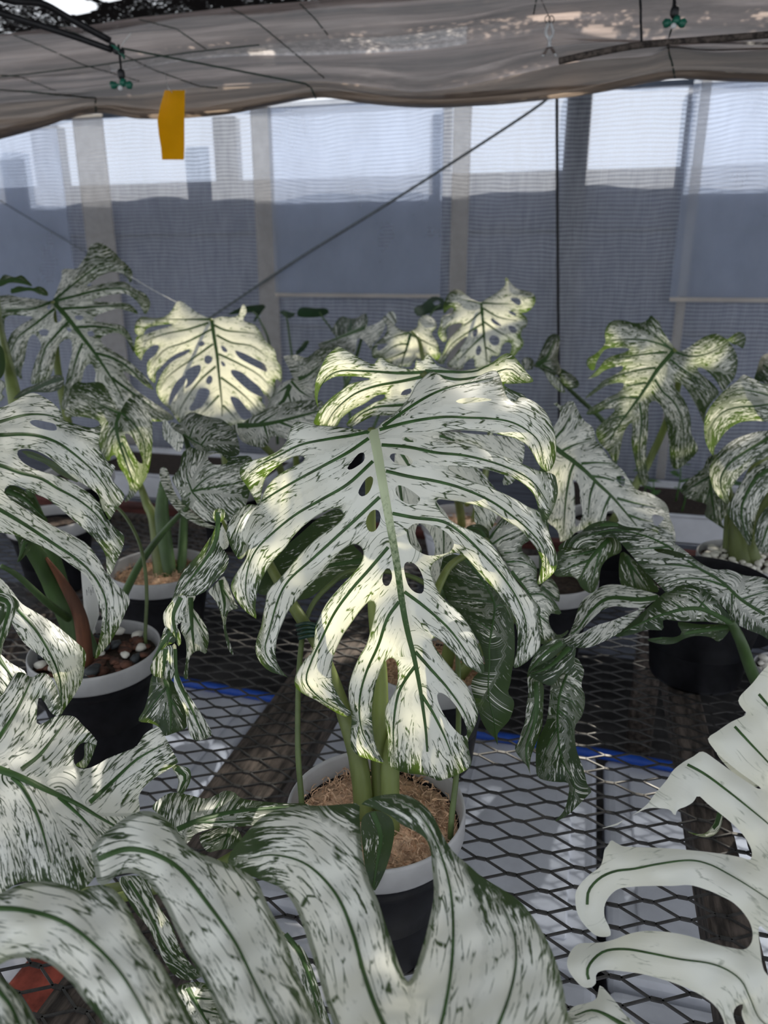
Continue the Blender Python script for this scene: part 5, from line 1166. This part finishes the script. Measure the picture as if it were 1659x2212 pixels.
# ---------------------------------------------------------------- foreground
p13 = pot('monstera with a speckled leaf of short upturned lobes in an all black pot', 0, 0, fill='soil', c=Vector((-.60, .37, BENCH_Z + .17)), dark_rim=True)
leaf(p13, [piece('Q', '-60,360 -60,310 10,240 40,190 80,130 120,125 160,150 200,130 240,130 280,180 300,240 310,300 302,347 262,332 230,280 200,250 190,320 190,390 230,380 280,350 320,345 380,350 420,390 470,440 498,480 490,496 450,481 410,491 386,520 376,570 391,606 430,619 490,600 560,560 640,530 700,500 740,440 800,404 822,415 860,480 890,540 912,582 880,610 800,660 740,710 710,760 716,822 700,900 640,960 560,1010 520,1080 480,1180 400,1245 300,1232 200,1200 100,1200 0,1262 -60,1290',
  '-60,615,.64 160,150,.74 300,340,.73 498,480,.71 820,410,.70 912,582,.69 716,822,.66 560,1010,.60 300,1230,.56 -60,1290,.55 300,760,.64', mid='-60,600 100,660 250,730 400,800 500,860 640,940', veins=['-20,480 60,360 120,250 160,160', '110,620 200,550 280,450 340,370', '460,790 580,680 700,570 840,490', '60,660 120,720 200,880 260,1100', '300,760 420,870 500,960'], green=.24, edge=.5, vw=8, mw=14, step=9, curl=.012),
 piece('Q', '880,610 910,600 970,620 974,680 940,741 905,737 915,680 892,632', '880,610,.70 974,660,.71 905,737,.71', mid='900,615 950,660 920,735', green=.12, curl=.004, step=6),
 piece('Q', '435,490 496,485 490,505 470,560 440,612 400,607 388,595 430,560', '435,490,.72 496,485,.72 400,607,.72', green=.25, curl=.004, step=6)], 'white leaf speckled with green, short lobes turned up')
leaf(p13, [piece('Q', '780,822 820,770 880,740 960,750 1050,770 1110,750 1150,730 1200,738 1240,770 1340,785 1480,795 1580,800 1600,860 1440,875 1320,902 1260,912 1100,922 1000,952 955,1002 900,952 860,882', '780,822,.66 1580,800,.72 1150,730,.72 955,1000,.62', mid='880,940 1050,870 1250,830 1560,810', veins=['960,905 980,820 1000,770', '1080,865 1140,760', '1180,845 1220,780', '1000,890 1150,890 1300,880'], green=.48, edge=.5, vw=5, mw=10),
 piece('Q', '1020,962 1100,927 1200,920 1242,980 1222,1022 1130,1032 1060,1042', '1020,962,.70 1242,980,.72 1060,1042,.69', mid='1180,925 1140,1030', veins=['1170,950 1070,1000'], green=.55, edge=.4)], 'green speckled leaf lying level')
leaves(p13, [piece('I', '-60,500 0,505 80,510 150,560 177,610 150,660 110,750 80,850 30,950 10,1050 -60,1120', '-60,500,.66 177,610,.66 -60,1120,.62', mid='-40,540 80,600 40,800 -20,1050', green=.48, edge=.2),
 piece('I', '-60,1000 15,1058 100,1130 242,1220 130,1262 80,1360 30,1442 -60,1420', '-60,1000,.80 242,1220,.80 30,1440,.77', mid='-40,1040 110,1260', green=.15, edge=.3)], 'rounded speckled lobes')
leaves(p13, [piece('Q', '610,1180 700,1165 762,1188 782,1260 830,1350 880,1420 920,1530 980,1620 1042,1672 960,1702 880,1662 820,1562 760,1432 700,1362 655,1290', '610,1180,.60 1042,1672,.64 880,1420,.62', mid='660,1190 760,1350 860,1550 1010,1675', green=.45, edge=.4, vw=4, mw=6),
 piece('Q', '900,1750 1040,1712 1120,1800 1200,1960 980,1960', '900,1750,.62 1200,1960,.62 1040,1712,.64', mid='960,1740 1080,1950', veins=['1000,1790 1100,1800', '1020,1850 1140,1880'], green=.3),
 piece('R', '60,1020 110,1090 180,1150 250,1225 330,1450 400,1700 300,1700 240,1400 140,1200', '60,1020,.62 400,1700,.60 250,1225,.62', mid='100,1070 230,1250 340,1640', green=.5, edge=.2)], 'streaked lobes beneath the foreground leaf')
petiole(p13, root_in(p13), [(-230, 1980, .68), (-120, 1850, .70), (-80, 1720, .68), (-40, 1655, .645)], [.012, .011, .009, .007, .006])
petiole(p13, root_in(p13, .03, 0), [(-150, 2030, .74), (150, 1960, .72), (400, 1900, .70), (560, 1810, .735), (640, 1745, .73)], [.008, .007, .006, .005, .004, .003])
petiole(p13, root_in(p13, .02, .02), [(-140, 2000, .74), (120, 1940, .70), (262, 1915, .63), (278, 1902, .615)], [.008, .006, .005, .004, .003])
petiole(p13, root_in(p13, -.02, .03), [(-150, 1800, .85), (-40, 1500, .83), (-15, 1425, .80)], [.008, .006, .005, .003])
petiole(p13, root_in(p13, .0, .03), [(-200, 1700, .80), (-60, 1350, .70), (-10, 1290, .655)], [.008, .006, .005, .003])

p14 = pot('monstera with a huge pale leaf marbled dark green at its lobe ends', 0, 0, fill='soil', c=Vector((-.22, .17, BENCH_Z + .17)))
FG = dict(green=.05, edge=1.15, edge_w=48, vw=7, mw=10, midc=True, step=12, curl=.02, curl_w=60, wave=.004)
leaf(p14, [
 piece('Q', '-80,1290 0,1258 80,1218 160,1196 260,1196 340,1216 420,1242 480,1216 540,1216 600,1250 660,1332 720,1450 790,1562 850,1652 910,1762 960,1852 1000,1924 1060,2060 640,2080 580,2000 540,1940 500,1880 430,1800 370,1720 300,1652 230,1602 150,1586 60,1592 -80,1622', '-80,1290,.46 540,1216,.49 -80,1622,.43 1000,1924,.40 600,2060,.39 250,1196,.49', mid='-60,1330 120,1340 300,1390 440,1480 600,1640 720,1830 800,2000', **FG),
 piece('Q', '468,1032 510,970 570,920 640,870 720,835 790,840 850,870 900,930 950,1000 1000,1040 1080,1070 1180,1110 1260,1150 1320,1200 1360,1290 1410,1390 1460,1482 1500,1600 1550,1722 1610,1850 1700,2060 1180,2060 1150,1960 1090,1800 1030,1680 960,1560 900,1440 850,1332 800,1252 740,1182 680,1152 600,1162 540,1212 500,1202 480,1112', '468,1032,.54 720,835,.56 1180,1110,.53 1500,1600,.47 1700,2060,.40 850,1332,.49 1180,2060,.40', mid='500,1080 640,1030 780,1050 920,1130 1050,1290 1200,1500 1300,1700 1400,1900 1440,2050', **FG),
 piece('R', '-165,748 -145,680 -90,610 -30,540 40,485 120,455 220,440 340,440 440,432 520,428 530,450 528,500 536,560 546,700 572,810 622,930 662,1050 702,1170 742,1290 785,1368 822,1300 862,1180 900,1030 921,900 911,780 905,690 880,620 830,580 760,545 700,500 640,470 570,442 536,430 600,395 680,380 760,380 830,410 900,470 940,540 980,620 1030,690 1100,750 1180,820 1280,880 1370,940 1430,1010 1490,1100 1540,1200 1580,1310 1605,1420 1615,1500 1622,1800 460,1800 400,1622 350,1470 310,1330 270,1200 232,1080 182,960 120,880 60,850 -20,820 -100,790', '-165,748,.57 520,428,.58 780,380,.58 1180,820,.53 1615,1500,.45 785,1368,.46 460,1800,.38 1622,1800,.40 270,1200,.49 400,700,.54', mid='760,1800 640,1560 560,1350 490,1100 400,900 250,750 80,700 -60,720', veins=['900,1800 980,1500 1020,1200 1010,900 940,650 840,480 720,410', '1180,1800 1330,1400 1350,1150 1280,960'], **FG),
 piece('Q', '-80,1640 0,1680 60,1730 120,1800 170,1880 210,1960 260,2080 -80,2080', '-80,1640,.44 210,1960,.41 -80,2080,.40', mid='-60,1700 60,1840 150,2060', **FG)],
 'huge pale lobes marbled dark green at the ends')
petiole(p14, root_in(p14), [(720, 2420, .46), (500, 2330, .42), (450, 2300, .39)], [.012, .011, .009, .007])

p15 = pot('monstera with a nearly pure white ribbed leaf, in a white rimmed black pot', 0, 0, fill='soil', c=Vector((.36, .42, BENCH_Z + .17)))
half = piece('S', '1900,-560 1659,-364 1560,-250 1470,-149 1500,-80 1520,-50 1420,0 1340,55 1274,105 1310,170 1340,205 1450,300 1602,412 1590,424 1440,325 1330,245 1240,188 1180,220 1110,260 1050,310 1010,370 950,440 910,490 890,520 830,570 750,620 680,652 588,682 640,672 702,657 722,637 800,592 890,552 960,552 1030,562 1062,602 1080,562 1130,542 1180,512 1212,472 1280,530 1370,600 1440,660 1490,710 1530,770 1556,832 1546,882 1500,870 1400,850 1250,830 1100,815 950,805 800,800 730,795 680,770 650,753 640,780 610,820 600,880 580,930 530,965 480,1010 440,1060 424,1110 430,1200 460,1270 510,1330 560,1370 620,1377 652,1362 640,1310 612,1250 611,1180 640,1120 700,1070 800,1055 920,1050 1050,1050 1160,1045 1280,1080 1370,1120 1440,1160 1500,1220 1545,1290 1561,1360 1550,1420 1510,1456 1440,1450 1350,1430 1250,1400 1150,1370 1050,1350 950,1340 850,1340 760,1360 680,1390 600,1410 520,1415 450,1420 400,1460 371,1530 380,1590 420,1650 470,1697 520,1702 556,1672 556,1620 590,1595 650,1590 750,1600 850,1615 950,1640 1050,1670 1150,1710 1230,1750 1300,1800 1350,1860 1380,1935 1400,2060 1500,2080 1440,1900 1450,1830 1502,1808 1490,1872 1530,1970 1600,2100 1900,2100',
  '1900,-560,.62 1470,-149,.66 1240,188,.66 590,682,.66 1556,832,.60 430,1150,.64 620,1375,.63 371,1530,.61 520,1700,.60 1380,1935,.54 1900,2100,.50 1900,800,.56 900,900,.61 900,1480,.585 700,640,.665', holes=['1600,1312 1650,1340 1720,1400 1720,1640 1640,1602 1612,1480'],
  mid='1850,2050 1800,1500 1790,800 1800,100 1860,-450', veins=['1420,0 1540,130 1680,280 1790,420', '1110,255 1250,330 1400,440 1550,560 1680,670 1790,790', '500,1170 510,1080 580,1000 680,955 800,940 950,910 1150,885 1280,910 1400,970 1550,1060 1790,1220', '510,1650 500,1590 540,1520 620,1465 750,1455 900,1480 1100,1520 1280,1545 1400,1590 1490,1660 1540,1760 1620,1920 1800,2000', '1600,-180 1700,-60 1800,80'],
  green=-.15, edge=.25, pale=.55, edge_w=10, vw=5, mw=14, step=8, curl=.006, curl_w=18, wave=.002)
mm = pts('1860,-450,.615 1850,2050,.50', 'S')
leaf(p15, [half, mirror_piece(half, at_d(*mm[0]), at_d(*mm[1])),
 piece('S', '1330,200 1400,195 1480,260 1560,350 1602,402 1560,412 1440,330', '1330,200,.685 1602,402,.66 1440,330,.68', green=.05, edge=.2, curl=.003),
 piece('S', '580,1688 620,1720 680,1790 740,1870 820,1990 360,1990 373,1870 420,1820 500,1800 560,1770', '580,1688,.60 820,1990,.56 360,1990,.57', mid='800,1980 560,1850 420,1880', green=.0, pale=.3, edge=.4, edge_w=10, curl=.006),
 piece('S', '1140,700 1200,715 1260,710 1310,650 1340,568 1367,590 1362,650 1330,712 1270,737 1200,727', '1140,700,.69 1367,590,.66 1260,720,.69', mid='1350,580 1310,680 1160,710', green=.1, curl=.003, step=6)],
 'nearly pure white leaf with thin green ribs')
petiole(p15, root_in(p15), [(1900, 2320, .56), (1800, 2280, .52), (1730, 2270, .505)], [.012, .011, .009, .007])

# ---------------------------------------------------------------- seedling trays on the board bench
def tray(x0, x1, y0, y1, z, h, label):
    t = thing('seedling_tray', label, 'tray', ((x0 + x1) / 2, (y0 + y1) / 2, z))
    w = .006
    for b in ((x0, x1, y0, y0 + w, z, z + h), (x0, x1, y1 - w, y1, z, z + h), (x0, x0 + w, y0, y1, z, z + h), (x1 - w, x1, y0, y1, z, z + h)):
        box('tray_side', b, M['foam'], t, .002, 1)
    box('tray_floor', (x0, x1, y0, y1, z, z + .006), M['foam'], t)
    for b in ((x0 - .008, x1 + .008, y0 - .008, y0 + .008, z + h - .006, z + h), (x0 - .008, x1 + .008, y1 - .008, y1 + .008, z + h - .006, z + h)):
        box('tray_lip', b, M['foam'], t, .002, 1)
    box('soil', (x0 + w, x1 - w, y0 + w, y1 - w, z + .01, z + h - .02), M['soil'], t)
tray(-.02, .50, 2.06, 2.40, .735, .085, 'white tray of seedlings on the board bench beneath the tall split leaf')
tray(-1.62, -.95, 2.06, 2.40, .735, .085, 'white seedling tray on the board bench behind the white rimmed moss pot')
for k in range(12):
    x, y = .03 + .085 * (k % 6) + random.uniform(-.01, .01), 2.14 + .13 * (k // 6) + random.uniform(-.02, .02)
    z = .735 + .065
    s = thing('seedling', 'small green seedling growing in the white tray beneath the tall split leaf', 'seedling', (x, y, z), 'seedlings in the white tray')
    hh = random.uniform(.06, .12)
    tube('stem', [Vector((x, y, z - .004)), Vector((x + .005, y, z + hh * .6)), Vector((x, y - .004, z + hh))], [.0025, .002, .0015], M['seedling'], s, 6, 3)
    for q in range(4):
        a = q * 1.57 + random.random()
        r, up = random.uniform(.03, .05), random.uniform(.2, .7)
        d = Vector((math.cos(a), math.sin(a), up)).normalized()
        n = Vector((-math.sin(a), math.cos(a), 0))
        b = Vector((x, y - .002, z + hh * (.5 + .16 * q)))
        P = [b, b + d * r * .35 + n * r * .32, b + d * r * .8 + n * r * .26 - Vector((0, 0, .004)), b + d * r * 1.25 - Vector((0, 0, .012)), b + d * r * .8 - n * r * .26 - Vector((0, 0, .004)), b + d * r * .35 - n * r * .32, b + d * r * .6 - Vector((0, 0, .004))]
        obj('leaf', new_mesh('seedling_leaf', shift(P, s), [(0, 1, 6), (1, 2, 6), (2, 3, 6), (3, 4, 6), (4, 5, 6), (5, 0, 6)], [M['seedling']]), s)

# ---------------------------------------------------------------- lines, misters, trap, peg
def line(name, s, r, mat, label, cat='cord', group=None, seg=6):
    return tag(tube(name, [at_d(*p) for p in pts(s, 'px')], r, M[mat], None, seg), label, cat, group)
def wline(name, s, y, r, mat, label, cat='cord', group=None):
    return tag(tube(name, [at_y(p[0], p[1], y) for p in pts(s, 'px')], r, M[mat], None, 6), label, cat, group)
def far_line(name, P, r, mat, label, cat):
    return tag(tube(name, P, r, M[mat], None, 6), label, cat)
RAIL = 2.022
def on_rail(px, y=2.888):
    return Vector((at_y(px, 200, y).x, y, RAIL))
far_line('brace_cable', [on_rail(1188)] + [at_y(x, y, 2.86) for x, y in ((1172, 222), (1010, 330), (830, 445), (640, 562), (460, 682))] + [at_y(370, 740, 2.885)], .0045, 'cord_grey', 'grey cable running diagonally across the screened wall', 'cable')
far_line('hanging_cord', [on_rail(1203)] + [at_y(x, y, 2.84) for x, y in ((1203, 230), (1204, 450), (1206, 700), (1208, 905))], .0055, 'cord_black', 'black cord hanging straight down in front of the screened wall', 'cord')
far_line('brace_wire', [at_y(-120, 362, 2.865)] + [at_y(x, y, 2.862) for x, y in ((-40, 410), (60, 470), (160, 530))] + [at_y(300, 615, 2.865)], .0022, 'cord_grey', 'thin grey wire slanting behind the big grey leaf', 'wire')
line('thread', '284,598,1.825 330,626,1.88 385,655,1.965', .0009, 'tag_white', 'fine white thread between the big grey leaf and the sunlit cream leaf', 'thread')
def to_roof(p):
    return Vector((p.x, p.y, NET_Z))
def film_cord(name, s, r, mat, label, cat='string', group=None, roof=False, press=0.5):
    P = on_film(s, r, press=press)
    if roof:
        P = [to_roof(P[0])] + P
    return tag(tube(name, P, r, M[mat], None, 6, 2), label, cat, group)
lo_t = [at_d(*q) for q in ((-60, 2, 1.70), (0, 28, 1.74), (80, 53, 1.78), (160, 79, 1.82), (242, 108, 1.858))]
up_t = [at_d(*q) for q in ((-60, -30, 1.62), (20, 0, 1.68), (90, 8, 1.74), (150, 40, 1.80), (238, 88, 1.866))]
tag(tube('water_tube', [to_roof(at_d(-420, -90, 1.55)), at_d(-300, -70, 1.60)] + lo_t, .0072, M['black_rubber'], None, 6), 'lower black water tube running straight to the green tied joint', 'tube', 'black water tubes')
tag(tube('water_tube', [to_roof(at_d(-380, -190, 1.48)), at_d(-280, -130, 1.52)] + up_t, .0080, M['black_rubber'], None, 6), 'upper black water tube curving down to the green tied joint', 'tube', 'black water tubes')
jd, td = 1.86, film_depth(660, 181) - .003
film_cord('tie_string', '262,104,%.3f 660,181,%.3f 672,190 682,212' % (jd, td), .0022, 'cord', 'green string from the tubes to the curtain hem above the frosted sheet')
film_cord('tie_string', '-300,184 -40,192 60,198 140,206 206,212 207,242', .0022, 'cord', 'green string tying the curtain hem beside the yellow sticky card')
fold = 'thin dark string pressing into the folds of the plastic curtain'
for s in ('30,76 90,100 180,140 300,175', '-40,158 40,165 120,196', '140,62 240,105 330,150 430,186 470,190', '300,42 380,62 445,106', '500,18 560,52 640,118 700,168', '648,8 680,40 708,75', '1160,-10 1153,30'):
    film_cord('fold_string', s, .0015, 'cord', fold, 'string', 'strings across the plastic curtain')
film_cord('cross_string', '-380,200 -40,170 60,160 200,143 300,128 420,112 560,97', .0016, 'cord', 'knotted dark string along the upper fold of the plastic curtain', press=2.4)
def mister(px, py, d, label, top, roof=False):
    t = thing('mister', label, 'sprinkler', at_d(px, py, d))
    tp_ = at_d(px + top[0], py + top[1], d)
    tube('drop_tube', ([to_roof(tp_)] if roof else []) + [tp_, at_d(px + top[0] * .3, py - 45, d), at_d(px, py - 22, d)], .0030, M['black_rubber'], t, 8)
    V, F = lathe_geo([(0, .012), (.007, .012), (.009, .006), (.009, -.004), (.005, -.010), (0, -.010)], 14)
    c = at_d(px, py - 20, d)
    obj('valve', new_mesh('valve', shift([Vector(v) + c for v in V], t), F, [M['black_rubber']]), t)
    for sx, sy in ((-1, 1), (1, 1), (.25, -3)):
        c = at_d(px + sx * 17, py + sy * 1.5, d - .004 * sx)
        V, F = lathe_geo([(0, .008), (.0055, .008), (.008, .002), (.010, -.002), (.006, -.008), (0, -.010)], 12)
        rot = Matrix.Rotation(sx * .9, 3, 'Y')
        obj('nozzle', new_mesh('nozzle', shift([rot @ Vector(v) + c for v in V], t), F, [M['green_plastic']]), t)
    tube('cross_arm', [at_d(px - 17, py, d), at_d(px, py + 3, d), at_d(px + 17, py, d)], .0035, M['green_plastic'], t, 8)
    blob('drip_cap', t, at_d(px - 2, py + 8, d - .006), .0062, M['clear_plastic'], 2.0, 2, .05, 1)
    return t
m1 = mister(262, 182, 1.86, 'green mist nozzle hanging from the black water tubes', (-6, -85))
tj = thing('tube_joint', 'green tied joint where the two black water tubes meet', 'joint', at_d(248, 105, 1.86))
for k in range(5):
    a = k * .5
    tube('binding', [at_d(236 + k * 5, 92 + k * 5, 1.852), at_d(246 + k * 5, 96 + k * 6, 1.846), at_d(252 + k * 4, 106 + k * 5, 1.856)], .0030, M['green_plastic' if k % 3 else 'black_rubber'], tj, 6)
tube('zip_tie', [at_d(262, 100, 1.85), at_d(270, 88, 1.845), at_d(283, 72, 1.84)], .0014, M['tag_white'], tj, 5)
tube('joint_body', [at_d(238, 98, 1.86), at_d(252, 110, 1.86), at_d(268, 112, 1.86)], [.006, .009, .005], M['black_rubber'], tj, 8)
m2 = mister(1457, 48, 1.62, 'green mist nozzle hanging in front of the curtain above the wooden pole', (2, -80), True)
film_cord('tie_string', '1450,64,1.622 1442,92 1446,118 1452,138 1458,168', .0019, 'cord', 'knotted green string cinching the curtain at the wooden pole')
# pole: straight, lying against the foremost folds of the film
PP = np.array([(1208, 132), (1300, 112), (1386, 97), (1500, 88), (1600, 80), (1700, 72), (1900, 58)], float)
C = resample(PP, 12, False)
fd = [film_depth(*q) for q in C]
fd = np.array([f if f else np.nan for f in fd])
ok = ~np.isnan(fd)
kb = np.polyfit(C[ok, 0], fd[ok], 1)
off = np.min(fd[ok] - np.polyval(kb, C[ok, 0])) + .001
pole_d = lambda x: np.polyval(kb, x) + off - .006
tag(tube('curtain_pole', [at_d(x, y, pole_d(x)) for x, y in PP], .0075, M['wood'], None, 8), 'dark wooden pole holding up the plastic curtain', 'pole')
cp = [at_d(x, y, min(pole_d(x) - .004, (film_depth(x, y) or 9) - .005)) for x, y in ((1383, -44), (1383, -25), (1383, 0), (1384, 20), (1384, 40), (1385, 65), (1386, 95))]
tag(tube('hanging_cord', [to_roof(cp[0])] + cp, .0028, M['cord_black'], None, 6), 'short dark cord dropping to the curtain pole', 'cord')
# spring peg, gripping the film
dp = min(film_depth(x, y) for x in (1175, 1187, 1200) for y in (50, 72, 92, 120))
pg = thing('spring_peg', 'white spring clip pegged on the folded plastic curtain', 'clip', at_d(1187, 85, dp))
for sx in (-1, 1):
    e = film_depth(1187 + sx * 15, 122)
    tube('jaw', [at_d(1187 + sx * 3, 50, dp - .003), at_d(1187 + sx * 8, 72, dp - .004), at_d(1187 - sx * 1, 92, dp - .005 - sx * .002), at_d(1187 + sx * 15, 122, min(e, dp) - .003)], [.003, .0038, .004, .003], M['clear_plastic'], pg, 8)
    tube('spring_ring', [at_d(1187 + sx * 4 + 6 * math.cos(a), 42 + 8 * math.sin(a) * sx, dp - .003) for a in np.linspace(0, 6.3, 9)], .0011, M['steel'], pg, 6, 2)
hp = [at_d(x, y, min(dp - .003, (film_depth(x, y) or 9) - .003)) for x, y in ((1188, 40), (1182, 27), (1176, 15), (1170, 0), (1165, -15), (1162, -30), (1160, -48))]
tube('hook_wire', hp + [to_roof(hp[-1])], .0010, M['steel'], pg, 5)
# yellow sticky card
V, F = [], []
rowsY = [(195, 356, 399), (225, 347, 399), (260, 340, 398), (290, 343, 398), (320, 348, 398), (345, 350, 397)]
d0 = 1.84
for (y, xa, xb) in rowsY:
    for k in range(7):
        u = k / 6
        V.append(at_d(xa + (xb - xa) * u, y, d0 + .012 * math.sin(math.pi * u) + .004 * math.sin(y * .03)))
n = len(V)
V += [v + Vector((0, .0008, 0)) for v in V]
for i in range(5):
    for k in range(6):
        a = i * 7 + k
        F += [(a, a + 1, a + 8, a + 7), (n + a + 7, n + a + 8, n + a + 1, n + a)]
card = thing('sticky_trap', 'curled yellow sticky insect card hanging below the plastic curtain', 'insect trap', at_d(370, 195, d0))
obj('card', new_mesh('card', shift(V, card), F, [M['yellow']]), card)
tube('hanging_thread', [at_d(372, 200, d0 + .01), at_d(361, 185, d0 + .01), at_d(357, 158, film_depth(357, 158))], .0008, M['tag_white'], card, 5)
